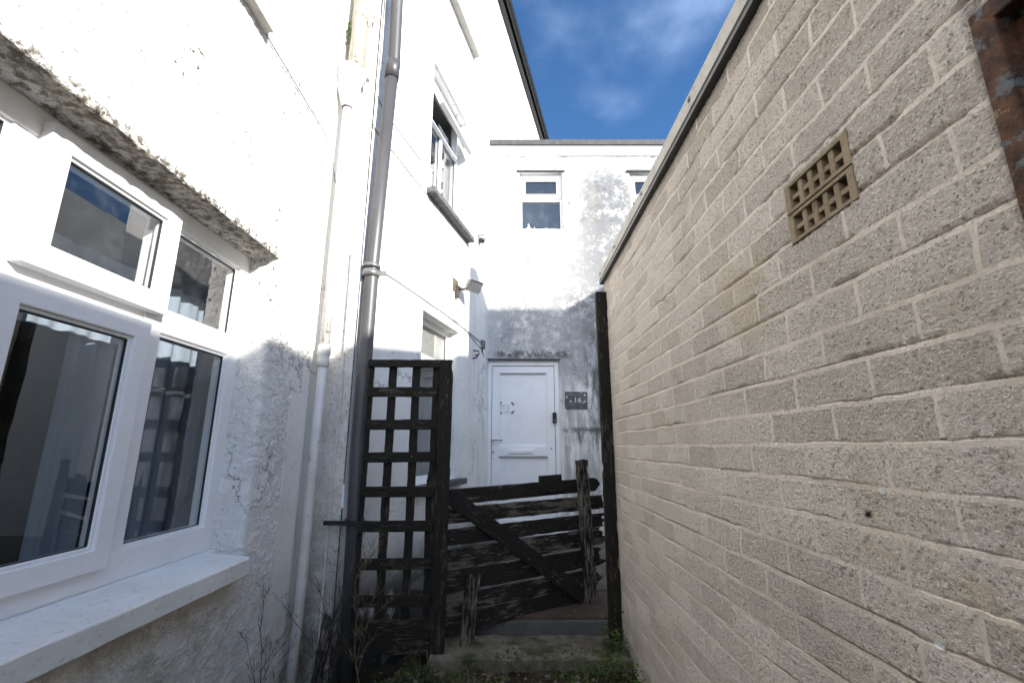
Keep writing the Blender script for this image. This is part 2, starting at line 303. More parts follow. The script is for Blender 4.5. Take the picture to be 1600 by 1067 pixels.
def m_brick():
    n = NT('rock_faced_brick')
    off = n.node('ShaderNodeVectorMath', {0: n.node('ShaderNodeTexNoise', {'Vector': n.P, 'Scale': 3.4, 'Detail': 5, 'Roughness': 0.7}).outputs['Color'], 'Scale': 0.026}, operation='SCALE').outputs[0]
    vv = n.node('ShaderNodeCombineXYZ', {0: n.sub(n.x, 0.186), 1: n.sub(n.z, 0.0455), 2: 0.0}).outputs[0]
    vv = n.node('ShaderNodeVectorMath', {0: vv, 1: off}, operation='ADD').outputs[0]
    vv = n.node('ShaderNodeVectorMath', {0: vv, 1: (-0.013, -0.013, 0)}, operation='ADD').outputs[0]
    br = n.node('ShaderNodeTexBrick', {'Vector': vv, 'Color1': (0, 0, 0), 'Color2': (1, 1, 1), 'Mortar': (0.5, 0.5, 0.5), 'Scale': 1.0, 'Mortar Size': 0.0048, 'Mortar Smooth': 0.12, 'Bias': 0.0, 'Brick Width': 0.225, 'Row Height': 0.0755}, offset=0.5, offset_frequency=2)
    per = br.outputs['Color']; mort = br.outputs['Fac']
    ragged = n.st(n.add(mort, n.mul(n.sub(n.noise(42, 5, 0.75), 0.5), 1.8)), 0.2, 0.85)
    brick = n.inv(ragged)
    # some joints smeared over the bricks
    smear = n.st(n.noise(5.5, 6, 0.75), 0.57, 0.68)
    rough1 = n.noise(120, 6, 0.72, n.map((0.8, 1, 1.2)), 0.2); rough2 = n.inv(n.vor(240, None, 'Distance')); 
    hb = n.add(n.mul(n.st(rough1, 0.30, 0.70), 0.0058), n.mul(rough2, 0.0020))
    hb = n.add(n.mul(hb, n.inv(n.mul(smear, 0.65))), n.mul(per, 0.0035))
    hm = n.add(n.mul(n.noise(60, 3), 0.0014), n.st(n.noise(5, 4, 0.6), 0.3, 0.7, 0.0022, 0.0052))
    # open crack under many bricks: narrow line at the bottom edge of each course
    row = n.math('FRACT', n.math('DIVIDE', n.add(n.node('ShaderNodeSeparateXYZ', {0: vv}).outputs[1], 7.55), 0.0755))
    crack = n.mul(n.band(row, 0.045, 0.10, 0.018), n.st(n.noise(2.6, 4, 0.6, n.map((1, 1, 3))), 0.47, 0.55))
    h = n.sub(n.add(n.mul(brick, hb), n.mul(ragged, hm)), n.mul(crack, 0.008)); h = n.sub(n.add(h, n.mul(n.noise(2.5, 2), 0.010)), 0.0098)
    big = n.noise(1.7, 5, 0.6)
    bc = n.mix(per, (0.58, 0.515, 0.445), (0.80, 0.72, 0.63))
    bc = n.mix(n.st(rough1, 0.25, 0.75), n.mix(0.32, bc, (0.34, 0.29, 0.245)), bc)
    chips = n.vor(300, None, 'Color'); chv = n.node('ShaderNodeSeparateColor', {0: chips}).outputs[0]
    bc = n.mix(n.mul(n.st(chv, 0.82, 0.95), 0.6), bc, (0.85, 0.82, 0.76)); bc = n.mix(n.mul(n.inv(n.st(chv, 0.05, 0.14)), 0.6), bc, (0.15, 0.135, 0.12))
    mc = n.mix(n.st(n.noise(14, 5, 0.6), 0.35, 0.7), (0.49, 0.435, 0.37), (0.57, 0.51, 0.44))
    c = n.mix(n.mul(ragged, n.st(n.noise(6, 4, 0.6), 0.3, 0.65, 0.08, 0.55)), bc, mc); c = n.mix(n.mul(smear, 0.35), c, (0.60, 0.54, 0.465))
    och = n.mul(n.st(n.noise(2.2, 5, 0.7, n.map((1, 1, 1.6), (3, 1, 2))), 0.56, 0.72), 0.45); c = n.mix(och, c, (0.52, 0.42, 0.27))
    dirt = n.mul(n.st(big, 0.48, 0.72), 0.5); c = n.mix(dirt, c, (0.44, 0.39, 0.335))
    low = n.mul(n.inv(n.st(n.z, 0.1, 0.7)), n.mul(n.st(n.noise(6, 5, 0.7), 0.35, 0.65), n.inv(n.st(n.x, 0.3, 1.4)))); c = n.mix(n.mul(low, 0.7), c, (0.13, 0.12, 0.06))
    # dark mottled band beside the rusty window
    dark_edge = n.mul(n.mul(n.band(n.x, 2.492, 2.6, 0.010), n.st(n.z, 0.9, 1.1)), n.st(n.noise(24, 5, 0.7), 0.30, 0.6)); c = n.mix(n.mul(dark_edge, 0.7), c, (0.16, 0.13, 0.13))
    hole = n.mul(n.band(n.x, 2.14, 2.155, 0.006), n.band(n.z, 1.275, 1.287, 0.004)); c = n.mix(hole, c, (0.02, 0.015, 0.01))
    return n.done(c, 0.92, 0, None, h, 0.2)

def m_wood(name, peel_lo, peel_hi, wood=(0.20, 0.175, 0.14), paint=(0.012, 0.011, 0.010), fleck=0.60):
    n = NT(name)
    rnd = n.node('ShaderNodeObjectInfo').outputs['Random']
    sh = n.node('ShaderNodeCombineXYZ', {0: n.mul(rnd, 37.0), 1: n.mul(rnd, 11.0), 2: n.mul(rnd, 23.0)}).outputs[0]
    v = n.node('ShaderNodeVectorMath', {0: n.P, 1: sh}, operation='ADD').outputs[0]
    g = n.noise(1.0, 7, 0.68, n.map((10, 70, 70), vec=v)); lg = n.noise(1.0, 4, 0.6, n.map((4, 9, 9), vec=v))
    grain = n.noise(1.0, 6, 0.6, n.map((12, 260, 260), vec=v))
    pm = n.st(n.add(n.mul(g, 0.55), n.mul(lg, 0.45)), peel_lo, peel_hi)
    wc = n.mix(n.st(grain, 0.35, 0.65), tuple(k * 0.45 for k in wood), wood)
    c = n.mix(pm, n.mix(n.st(grain, 0.5, 0.7), paint, tuple(k * 2.4 for k in paint)), wc)
    fl = n.st(n.noise(1.0, 5, 0.7, n.map((30, 110, 110), (5, 5, 5), vec=v)), fleck, fleck + 0.03)
    c = n.mix(n.mul(fl, n.st(lg, 0.4, 0.6)), c, (0.27, 0.26, 0.235))
    hh = n.add(n.mul(n.inv(pm), 0.7), n.mul(grain, 0.6))
    return n.done(c, 0.85, 0, n.bump(hh, 0.0022, 1.0), spec=0.25)

def m_glass(name, tint=(0.93, 0.94, 0.94)):
    n = NT(name)
    tr = n.node('ShaderNodeBsdfTransparent', {'Color': tint}); gl = n.node('ShaderNodeBsdfGlossy', {'Color': (1, 1, 1), 'Roughness': 0.004})
    nb = n.bump(n.noise(2.5, 2), 0.004, 0.35); n.put(gl.inputs['Normal'], nb)
    fr = n.node('ShaderNodeFresnel', {'IOR': 2.05}); bf = n.node('ShaderNodeNewGeometry').outputs['Backfacing']; dust = n.noise(7, 6, 0.7)
    ff = n.mul(n.add(fr.outputs[0], 0.0), n.inv(bf)); mx = n.node('ShaderNodeMixShader', {0: ff, 1: tr.outputs[0], 2: gl.outputs[0]})
    dd = n.node('ShaderNodeBsdfDiffuse', {'Color': (0.5, 0.5, 0.48)}); m2 = n.node('ShaderNodeMixShader', {0: n.mul(n.st(dust, 0.45, 0.8), 0.05), 1: mx.outputs[0], 2: dd.outputs[0]})
    o = n.node('ShaderNodeOutputMaterial'); n.t.links.new(m2.outputs[0], o.inputs[0]); return n.m

def m_upvc(name='white_upvc', c=(0.80, 0.80, 0.80)):
    n = NT(name); d = n.mx(n.st(n.noise(5, 5, 0.65), 0.45, 0.8), n.mul(n.st(n.noise(60, 4, 0.7), 0.58, 0.7), n.st(n.noise(4, 4), 0.4, 0.6)))
    cc = n.mix(n.mul(d, 0.38), c, tuple(v * 0.72 for v in c)); return n.done(cc, 0.32, 0, None, spec=0.5)

def m_rust():
    n = NT('rusty_painted_steel')
    a = n.noise(22, 7, 0.75); c = n.mix(n.st(n.noise(38, 5, 0.7), 0.35, 0.7), (0.035, 0.020, 0.014), (0.12, 0.055, 0.03))
    c = n.mix(n.st(a, 0.54, 0.60), c, (0.11, 0.125, 0.135)); c = n.mix(n.st(n.noise(20, 5, 0.7, n.map((1, 1, 1), (4, 4, 4))), 0.56, 0.62), c, (0.22, 0.15, 0.09))
    return n.done(c, 0.8, 0, n.bump(n.noise(50, 5, 0.7), 0.003), spec=0.3)

def m_pipe():
    n = NT('grey_plastic_pipe'); d = n.noise(6, 6, 0.65, n.map((1, 1, 0.3)))
    c = n.mix(n.st(d, 0.4, 0.75), (0.054, 0.053, 0.054), (0.082, 0.080, 0.081))
    sp = n.st(n.noise(120, 3), 0.70, 0.75); c = n.mix(sp, c, (0.2, 0.19, 0.17)); return n.done(c, 0.42)

def m_castpipe():
    n = NT('white_painted_iron'); c = n.mix(n.st(n.noise(4, 6, 0.6), 0.4, 0.8), (0.60, 0.59, 0.565), (0.44, 0.42, 0.38))
    f = n.st(n.noise(30, 5, 0.7, n.map((1, 1, 0.4))), 0.62, 0.66); c = n.mix(n.mul(f, 0.85), c, (0.14, 0.10, 0.06))
    return n.done(c, 0.6, 0, n.bump(n.noise(25, 4), 0.004))
def m_oldpipe():
    n = NT('cream_flaking_iron'); c = n.mix(n.st(n.noise(4, 6, 0.6), 0.4, 0.8), (0.60, 0.56, 0.46), (0.42, 0.37, 0.27))
    f = n.st(n.noise(14, 6, 0.72, n.map((1, 1, 0.4))), 0.56, 0.60); c = n.mix(n.mul(f, 0.9), c, (0.07, 0.032, 0.018))
    return n.done(c, 0.7, 0, n.bump(n.noise(25, 4), 0.006))

def m_concrete(name, c1, c2, moss=0.5, bump=0.006):
    n = NT(name); c = n.mix(n.st(n.noise(4, 7, 0.7), 0.35, 0.7), c1, c2)
    c = n.mix(n.mul(n.st(n.noise(7, 6, 0.7, n.map((1, 1, 1), (9, 2, 1))), 0.5, 0.62), moss), c, (0.035, 0.045, 0.015))
    c = n.mix(n.mul(n.st(n.noise(45, 5, 0.7), 0.55, 0.7), 0.5), c, tuple(v * 0.4 for v in c1))
    return n.done(c, 0.9, 0, n.bump(n.noise(30, 7, 0.7), bump), spec=0.2)

def m_ground():
    n = NT('soil_and_moss'); c = n.mix(n.st(n.noise(6, 7, 0.7), 0.4, 0.65), (0.022, 0.018, 0.012), (0.055, 0.045, 0.03))
    c = n.mix(n.mul(n.st(n.noise(3, 6, 0.7), 0.45, 0.6), 0.8), c, (0.028, 0.045, 0.012))
    return n.done(c, 0.95, 0, n.bump(n.noise(40, 7, 0.7), 0.01), spec=0.15)

def m_leaf(name, a, b):
    n = NT(name); r = n.vor(35, None, 'Color'); v = n.node('ShaderNodeSeparateColor', {0: r}).outputs[0]
    c = n.mix(v, a, b); bs = n.node('ShaderNodeBsdfPrincipled', {'Base Color': c, 'Roughness': 0.6, 'Specular IOR Level': 0.3})
    tl = n.node('ShaderNodeBsdfTranslucent', {'Color': c}); mx = n.node('ShaderNodeMixShader', {0: 0.3, 1: bs.outputs[0], 2: tl.outputs[0]})
    o = n.node('ShaderNodeOutputMaterial'); n.t.links.new(mx.outputs[0], o.inputs[0]); return n.m

def m_net():
    n = NT('net_curtain'); return n.done((0.25, 0.29, 0.345), 0.9, spec=0.1)

M = dict(near=m_near(), far=m_far(), ret=m_return(), back=m_back(), brick=m_brick(),
    wood=m_wood('peeling_black_paint', 0.56, 0.64, (0.13, 0.115, 0.095), fleck=0.635), wood3=m_wood('bare_peeling_paint', 0.48, 0.56, (0.15, 0.135, 0.11), fleck=0.64), wood2=m_wood('weathered_bare_wood', 0.46, 0.55, (0.20, 0.175, 0.145)),
    woodtr=m_wood('black_stained_wood', 0.535, 0.60, (0.075, 0.065, 0.045), (0.011, 0.010, 0.008), 0.655),
    glass=m_glass('window_glass'), upvc=m_upvc(), rust=m_rust(), pipe=m_pipe(), iron=m_castpipe(), cream=m_oldpipe(),
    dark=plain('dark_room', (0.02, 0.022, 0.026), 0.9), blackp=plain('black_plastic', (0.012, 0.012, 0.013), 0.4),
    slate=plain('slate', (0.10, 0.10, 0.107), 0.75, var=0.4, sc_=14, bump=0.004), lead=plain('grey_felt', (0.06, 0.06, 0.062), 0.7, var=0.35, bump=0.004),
    sill=m_concrete('painted_sill', (0.78, 0.775, 0.76), (0.68, 0.67, 0.64), 0.0, 0.002),
    trim=m_concrete('pale_cement_trim', (0.42, 0.40, 0.36), (0.50, 0.48, 0.44), 0.1, 0.003), white=plain('white_trim', (0.80, 0.80, 0.79), 0.45, var=0.06, sc_=4),
    seal_or_shade=plain('rubber_seal', (0.02, 0.02, 0.02), 0.6), metal=plain('dull_metal', (0.35, 0.34, 0.32), 0.4, 0.8), grey=plain('grey_aluminium', (0.20, 0.20, 0.20), 0.45, 0.5, var=0.3),
    concrete=m_concrete('worn_concrete', (0.085, 0.076, 0.058), (0.22, 0.20, 0.165), 0.8), riser=m_concrete('smooth_cement', (0.075, 0.073, 0.07), (0.10, 0.097, 0.092), 0.2),
    tile=m_concrete('red_brown_slab', (0.05, 0.036, 0.03), (0.085, 0.06, 0.05), 0.35), patio=m_concrete('patio_slab', (0.08, 0.077, 0.07), (0.13, 0.123, 0.11), 0.35),
    ground=m_ground(), leaf=m_leaf('weed_leaf', (0.03, 0.065, 0.012), (0.085, 0.12, 0.03)), dry=plain('dry_stem', (0.18, 0.14, 0.08), 0.9, var=0.4),
    twig=plain('bare_twig', (0.055, 0.042, 0.035), 0.8, var=0.4), airb=m_concrete('buff_clay', (0.20, 0.15, 0.095), (0.34, 0.275, 0.19), 0.15, 0.006),
    net=m_net(), cloth=plain('white_curtain', (0.62, 0.62, 0.60), 0.9), cable=plain('painted_cable', (0.15, 0.14, 0.13), 0.7, var=0.3), cablew=plain('white_cable', (0.62, 0.61, 0.58), 0.6),
    lens=plain('lamp_glass', (0.12, 0.125, 0.13), 0.2), moss=plain('moss', (0.07, 0.11, 0.03), 0.95, var=0.4), yellow=plain('yellow_petal', (0.7, 0.5, 0.02), 0.6),
    letter=plain('pale_paint', (0.62, 0.62, 0.60), 0.6), ink=plain('grey_ink', (0.20, 0.22, 0.25), 0.7), tape=plain('grey_tape', (0.14, 0.16, 0.19), 0.5), wood_cut=plain('yellow_stained_board', (0.10, 0.085, 0.05), 0.85, var=0.3))

# ------------------------------------------------------------------ the setting
def gz(x, y):
    h = 0.25 * max(0, min(1, (y - 2.12) / 0.38)) * max(0.25, min(1, (x + 1.0) / 0.55)) if y > 2.12 else 0
    return h
def ground():
    xs = lines([(-60, -2, 4), (-2, -1.2, 0.2), (-1.2, 0.7, 0.025), (0.7, 2, 0.3), (2, 60, 4)], []); ys = lines([(-60, -1, 4), (-1, 1.2, 0.2), (1.2, 3.1, 0.025), (3.1, 5, 0.3), (5, 80, 5)], [])
    m = MB(); V = []
    for y in ys:
        for x in xs:
            near = 1.0 if (-1.4 < x < 0.8 and 1 < y < 3.2) else 0.0
            V.append((x, y, gz(x, y) * (1 if y < 3.3 else 0) + near * 0.035 * noise.noise(Vector((x * 7, y * 7, 0))) + near * 0.012 * noise.noise(Vector((x * 30, y * 30, 3)))))
    n = len(xs)
    m.add(V, [(j * n + i, j * n + i + 1, (j + 1) * n + i + 1, (j + 1) * n + i) for j in range(len(ys) - 1) for i in range(n - 1)], True)
    tag(m.build('ground', M['ground']), kind='structure')
ground()
def slab(name, mat, x0, x1, y0, y1, z0, z1, amp=0.006, seed=0, cell=0.04):
    """a slab with a broken, worn outline"""
    xs = span(x0, x1, cell); ys = span(y0, y1, cell); m = MB(); V = []; n = len(xs); k = len(ys)
    def p(x, y, z):
        q = Vector((x * 11 + seed, y * 11, z * 9)); return (x + amp * noise.noise(q), y + amp * 1.6 * noise.noise(q + Vector((7, 0, 0))), z + amp * 0.7 * noise.noise(q * 1.3 + Vector((0, 9, 0))))
    for z in (z0, z1):
        for y in ys:
            for x in xs: V.append(p(x, y, z))
    F = []
    for j in range(k - 1):
        for i in range(n - 1):
            a = j * n + i; F += [(n * k + a, n * k + a + 1, n * k + a + n + 1, n * k + a + n)]
    for i in range(n - 1): F += [(i, i + 1, n * k + i + 1, n * k + i), ((k - 1) * n + i + 1, (k - 1) * n + i, n * k + (k - 1) * n + i, n * k + (k - 1) * n + i + 1)]
    for j in range(k - 1): F += [((j + 1) * n, j * n, n * k + j * n, n * k + (j + 1) * n), (j * n + n - 1, (j + 1) * n + n - 1, n * k + (j + 1) * n + n - 1, n * k + j * n + n - 1)]
    m.add(V, F); return tag(m.build(name, mat, bevel=0.004), kind='structure')
slab('lower_step', M['concrete'], -0.44, 0.64, 2.72, 3.05, 0.12, 0.305, 0.014)
slab('step_riser', M['riser'], -0.44, 0.66, 3.05, 3.16, 0.05, 0.375, 0.003)
slab('upper_step', M['tile'], -0.46, 0.70, 3.08, 3.60, 0.376, 0.392, 0.004)
slab('patio', M['patio'], -1.1, 3.5, 3.60, 5.56, 0.1, 0.40, 0.003, cell=0.1)

# ------------------------------------------------------------------ window helpers
def tunnel(parent, x0, x1, z0, z1, y0, y1, mat=None):
    m = MB(); m.box(x0, x1, y0, y1, z0, z1)
    m.f = [f for k, f in enumerate(m.f) if k != 2]; m.sm = m.sm[:len(m.f)]      # open towards the window
    return m.build('interior', mat or M['dark'], parent)
def pane(parent, x0, x1, z0, z1, y):
    MB().box(x0 - 0.006, x1 + 0.006, y, y + 0.004, z0 - 0.006, z1 + 0.006).build('pane', M['glass'], parent)
def bead(parent, x0, x1, z0, z1, y):
    MB().ring(x0 - 0.004, x1 + 0.004, z0 - 0.004, z1 + 0.004, 0.006, y - 0.003, y + 0.006).build('gasket', M['seal_or_shade'], parent)
def sash(parent, x0, x1, z0, z1, w, yf, yb, M4=None, pane_=True, mat=None):
    s = MB(); s.ring(x0, x1, z0, z1, w, yf, yb).ring(x0 + w - 0.001, x1 - w + 0.001, z0 + w - 0.001, z1 - w + 0.001, 0.012, yf + 0.010, yb)
    s = s.build('sash', mat or M['upvc'], parent, M4, bevel=0.004)
    return s

# ------------------------------------------------------------------ near house (left)
H1 = thing('roughcast_house', 'white roughcast house wall at left with big white window and deep dirty lintel edge', 'house', FR['near'])
wall = facade('wall', M['near'], H1, [(-5, 0.3, 0.15), (0.3, 2.7, 0.014), (2.7, 2.86, 0.016)], [(-0.2, 0.4, 0.06), (0.4, 3.2, 0.014), (3.2, 4.6, 0.03), (4.6, 8.2, 0.2)],
    [(-1.0, 2.185, 0.90, 2.345), (0.6, 1.62, 3.42, 4.7)], depth=0.24)
WN = thing('window', None, None); WN.parent = H1
fr = MB().ring(-1.0, 2.195, 0.955, 2.34, 0.085, 0.14, 0.21, wb=0.105).build('frame', M['upvc'], WN, bevel=0.005)
for a, b in ((1.60, 1.69), (1.065, 1.135), (0.3, 0.38)): MB().box(a, b, 0.143, 0.208, 1.055, 2.26).build('mullion', M['upvc'], WN, bevel=0.005)
for a, b in ((1.69, 2.115), (1.135, 1.60), (0.38, 1.065)): MB().box(a, b, 0.146, 0.206, 1.822, 1.912).build('transom', M['upvc'], WN, bevel=0.005)
for z0, z1 in ((1.912, 2.256), (1.058, 1.822)):
    for a, b in ((1.69, 2.11), (0.38, 1.065)):
        MB().ring(a - 0.002, b + 0.002, z0 - 0.002, z1 + 0.002, 0.014, 0.153, 0.2).build('glazing_bead', M['upvc'], WN, bevel=0.003)
for z0, z1 in ((1.924, 2.244), (1.070, 1.810)):
    for a, b in ((1.702, 2.098), (0.392, 1.053)): pane(WN, a, b, z0, z1, 0.166); bead(WN, a, b, z0, z1, 0.160)
sash(WN, 1.128, 1.655, 1.882, 2.308, 0.066, 0.106, 0.150); pane(WN, 1.206, 1.577, 1.960, 2.230, 0.130); bead(WN, 1.206, 1.577, 1.960, 2.230, 0.125)
sash(WN, 1.095, 1.605, 1.018, 1.838, 0.066, 0.112, 0.156); pane(WN, 1.173, 1.527, 1.096, 1.760, 0.134); bead(WN, 1.173, 1.527, 1.096, 1.760, 0.129)
MB().box(-1.0, 2.185, 0.118, 0.20, 0.925, 0.955).build('cill', M['upvc'], WN, bevel=0.004)
MB().box(-1.0, 2.185, 0.22, 0.42, 0.98, 1.0).build('window_board', M['white'], WN)
def curtain(x0, x1, z0, z1, y, amp, per, name, mat):
    m = MB(); xs = span(x0, x1, 0.006); V = []
    for z in (z0, z1):
        for x in xs: V.append((x, y + amp * math.sin(2 * math.pi * x / per + 1.5 * math.sin(x * 9)) + 0.004 * math.sin(x * 90), z))
    n = len(xs); m.add(V, [(i, i + 1, n + i + 1, n + i) for i in range(n - 1)], True); return m.build(name, mat, WN)
curtain(0.9, 1.95, 1.80, 2.13, 0.40, 0.006, 0.14, 'net_curtain', M['net'])
curtain(1.63, 1.83, 1.01, 2.13, 0.43, 0.008, 0.07, 'net_curtain', M['net'])
curtain(2.00, 2.78, 1.01, 2.13, 0.40, 0.008, 0.15, 'net_curtain', M['net'])
curtain(2.33, 2.52, 1.0, 2.28, 0.33, 0.02, 0.06, 'curtain', plain('linen', (0.22, 0.22, 0.215), 0.9))
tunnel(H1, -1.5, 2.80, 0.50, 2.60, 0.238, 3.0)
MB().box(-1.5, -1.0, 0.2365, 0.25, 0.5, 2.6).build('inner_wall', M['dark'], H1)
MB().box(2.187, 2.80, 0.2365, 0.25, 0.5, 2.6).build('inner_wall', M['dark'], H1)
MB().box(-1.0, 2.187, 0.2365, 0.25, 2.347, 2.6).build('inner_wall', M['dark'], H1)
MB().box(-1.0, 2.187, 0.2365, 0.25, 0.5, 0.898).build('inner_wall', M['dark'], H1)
sm_ = MB(); xs = span(-1.05, 2.13, 0.03); V = []
prof = [(0.13, 0.955), (-0.062, 0.936), (-0.07, 0.930), (-0.071, 0.868), (-0.066, 0.862), (0.13, 0.862)]
for x in xs:
    for k, (y, z) in enumerate(prof): V.append((x, y + 0.0035 * noise.noise(Vector((x * 6, k, 0))), z + 0.003 * noise.noise(Vector((x * 5, k, 4)))))
n = len(prof); Fs = [(i * n + k, i * n + (k + 1) % n, (i + 1) * n + (k + 1) % n, (i + 1) * n + k) for i in range(len(xs) - 1) for k in range(n)]
Fs += [tuple(reversed(range(n))), tuple((len(xs) - 1) * n + k for k in range(n))]
sm_.add(V, Fs); sm_.build('window_sill', M['sill'], H1, bevel=0.003)
MB().box(0.55, 1.80, -0.055, 0.02, 3.335, 3.415).build('window_sill', M['trim'], H1, bevel=0.006)
W2 = thing('window', None, None); W2.parent = H1
MB().ring(0.6, 1.62, 3.42, 4.7, 0.07, 0.12, 0.18).build('frame', M['upvc'], W2, bevel=0.004); pane(W2, 0.67, 1.55, 3.49, 4.63, 0.15)
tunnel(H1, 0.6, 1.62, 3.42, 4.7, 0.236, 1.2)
MB().box(-5, 2.84, -0.15, 6, 8.2, 8.35).build('roof', M['slate'], H1)
MB().box(-5.02, -5.0, 0.0, 6, 0, 8.2).build('gable_wall', M['sill'], H1)

# ------------------------------------------------------------------ tall house (left, beyond)
H2 = thing('tall_rendered_house', 'tall white rendered house beyond the grey downpipe with slate sills and black eaves', 'house', FR['far'])
facade('wall', M['far'], H2, [(-0.0, 2.9, 0.025), (2.9, 7.4, 0.15)], [(0.0, 5.6, 0.025), (5.6, 8.3, 0.06)],
       [(0.94, 1.80, 1.10, 2.555), (0.95, 1.90, 3.70, 5.125), (0.95, 1.90, 6.27, 7.7)], depth=0.2)
# the end of this house that faces the camera beside the pipes
rt = facade('end_wall', M['ret'], H2, [(-0.75, -0.3, 0.05), (-0.3, 0.0, 0.012)], [(-0.1, 4.6, 0.02), (4.6, 8.3, 0.1)], [], 0, M=Matrix.Rotation(R(-FAR_DEG), 4, 'Z'))
# eaves
MB().box(0.0, 7.4, -0.085, 0.0, 8.30, 8.42).build('fascia', M['blackp'], H2)
g = MB(); prof = [(-0.085 - 0.055 + 0.055 * math.cos(a), 8.41 + 0.055 * math.sin(a)) for a in [math.pi * (1 + k / 8) for k in range(9)]]
V = [(x, y, z) for x in (0.0, 7.42) for y, z in prof]; g.add(V, [(k, k + 1, 9 + k + 1, 9 + k) for k in range(8)], True); g.build('gutter', M['blackp'], H2)
MB().box(-0.75, 7.4, 0.0, 6.0, 8.32, 8.40).build('roof', M['slate'], H2)
MB().box(7.38, 7.4, 0.02, 6.0, 0.0, 8.30).build('gable_wall', M['white'], H2)
# ground floor window
w1 = thing('window', None, None); w1.parent = H2
MB().ring(0.945, 1.80, 1.10, 2.55, 0.055, 0.10, 0.16).box(1.0, 1.745, 0.103, 0.158, 2.16, 2.22).build('frame', M['upvc'], w1, bevel=0.004)
pane(w1, 1.0, 1.745, 2.22, 2.495, 0.13); pane(w1, 1.0, 1.745, 1.155, 2.16, 0.13); bead(w1, 1.0, 1.745, 2.22, 2.495, 0.122); bead(w1, 1.0, 1.745, 1.155, 2.16, 0.122)
MB().box(1.0, 1.745, 0.15, 0.155, 2.22, 2.495).build('frosted_blind', plain('frosted_blind', (0.25, 0.245, 0.225), 0.8), w1)
tunnel(H2, 0.945, 1.80, 1.10, 2.55, 0.196, 1.2, plain('pale_room', (0.30, 0.31, 0.32), 0.9))
MB().box(0.86, 1.93, -0.085, 0.10, 1.045, 1.10).build('window_sill', M['slate'], H2, bevel=0.006)
# first floor window, top sash swung open
w2 = thing('window', None, None); w2.parent = H2
MB().ring(0.955, 1.895, 3.70, 5.12, 0.055, 0.10, 0.165).box(1.01, 1.84, 0.103, 0.162, 4.60, 4.66).box(1.40, 1.45, 0.105, 0.160, 3.755, 4.60).build('frame', M['upvc'], w2, bevel=0.004)
for a, b in ((1.01, 1.40), (1.45, 1.84)): pane(w2, a, b, 3.755, 4.60, 0.135); bead(w2, a, b, 3.755, 4.60, 0.127)
HM = T(0, 0.10, 5.07) @ Matrix.Rotation(R(-24), 4, 'X')
s2 = sash(w2, 1.00, 1.85, -0.44, 0.0, 0.05, -0.02, 0.03, HM); 
MB().box(1.05, 1.80, 0.0, 0.004, -0.39, -0.05).build('pane', M['glass'], w2, HM)
MB().ring(1.045, 1.805, -0.395, -0.045, 0.006, -0.004, 0.010).build('gasket', M['seal_or_shade'], w2, HM)
for a in (1.06, 1.77): MB().box(a, a + 0.02, 0.03, 0.045, -0.36, -0.10).build('stay', M['grey'], w2, HM)
tunnel(H2, 0.95, 1.90, 3.70, 5.12, 0.196, 0.6, plain('dim_room', (0.16, 0.165, 0.17), 0.9))
MB().box(1.55, 1.86, 0.2, 0.21, 3.75, 4.9).build('curtain', M['slate'], w2)
MB().box(1.0, 1.45, 0.2, 0.206, 3.75, 4.25).build('blind', M['cloth'], w2)
MB().box(0.90, 2.00, -0.09, 0.10, 3.645, 3.70).build('window_sill', M['slate'], H2, bevel=0.006)
w3 = thing('window', None, None); w3.parent = H2
MB().ring(0.95, 1.90, 6.27, 7.70, 0.06, 0.10, 0.165).build('frame', M['upvc'], w3, bevel=0.004); pane(w3, 1.01, 1.84, 6.33, 7.64, 0.13)
tunnel(H2, 0.95, 1.90, 6.27, 7.70, 0.196, 1.0)
MB().box(0.90, 2.06, -0.09, 0.10, 6.21, 6.27).build('window_sill', M['trim'], H2, bevel=0.006)

# ------------------------------------------------------------------ back wing with the door
H3 = thing('flat_roofed_wing', 'flat roofed white wing across the end of the yard with mould stains and white door', 'house', FR['back'])
facade('wall', M['back'], H3, [(-1.0, -0.5, 0.1), (-0.5, 2.45, 0.022)], [(0.2, 5.30, 0.022)], [(-0.31, 0.585, 0.30, 2.44), (0.10, 0.685, 4.20, 5.05), (1.60, 2.185, 4.20, 5.05)], depth=0.1)
MB().box(-0.6, 2.46, -0.028, 0.15, 5.300, 5.452).build('fascia', M['white'], H3, bevel=0.004)
MB().box(-0.6, 2.50, -0.050, 4.2, 5.452, 5.535).build('roof_edge', M['lead'], H3, bevel=0.006)
MB().box(-0.40, -0.36, -0.062, 0.3, 5.44, 5.70).build('flashing', M['lead'], H3)
MB().box(2.44, 2.455, 0.002, 4.2, 0.0, 5.30).build('side_wall', M['white'], H3)
MB().box(-0.33, 0.60, -0.02, 0.06, 2.443, 2.462).build('drip_ledge', M['lead'], H3, bevel=0.003)
for k, x0 in enumerate((0.10, 1.60)):
    ww = thing('window', None, None); ww.parent = H3; d = x0
    MB().ring(d, d + 0.585, 4.20, 5.045, 0.035, 0.045, 0.095).box(d + 0.035, d + 0.55, 0.048, 0.094, 4.635, 4.69).build('frame', M['upvc'], ww, bevel=0.003)
    sash(ww, d + 0.012, d + 0.573, 4.675, 5.01, 0.062, 0.030, 0.060)
    pane(ww, d + 0.085, d + 0.50, 4.755, 4.93, 0.048); pane(ww, d + 0.035, d + 0.55, 4.235, 4.635, 0.07)
    bead(ww, d + 0.086, d + 0.499, 4.756, 4.93, 0.042); bead(ww, d + 0.037, d + 0.547, 4.238, 4.633, 0.064)
    tunnel(H3, d, d + 0.585, 4.20, 5.05, 0.098, 1.4)
    MB().box(d - 0.04, d + 0.62, -0.030, 0.03, 5.052, 5.078).build('head_shade_strip', M['lead'], ww, bevel=0.003)  # dark strip standing in for the shadow line at the window head
    MB().box(d - 0.02, d + 0.56, 0.10, 0.25, 4.20, 4.232).build('inner_sill', M['white'], ww)
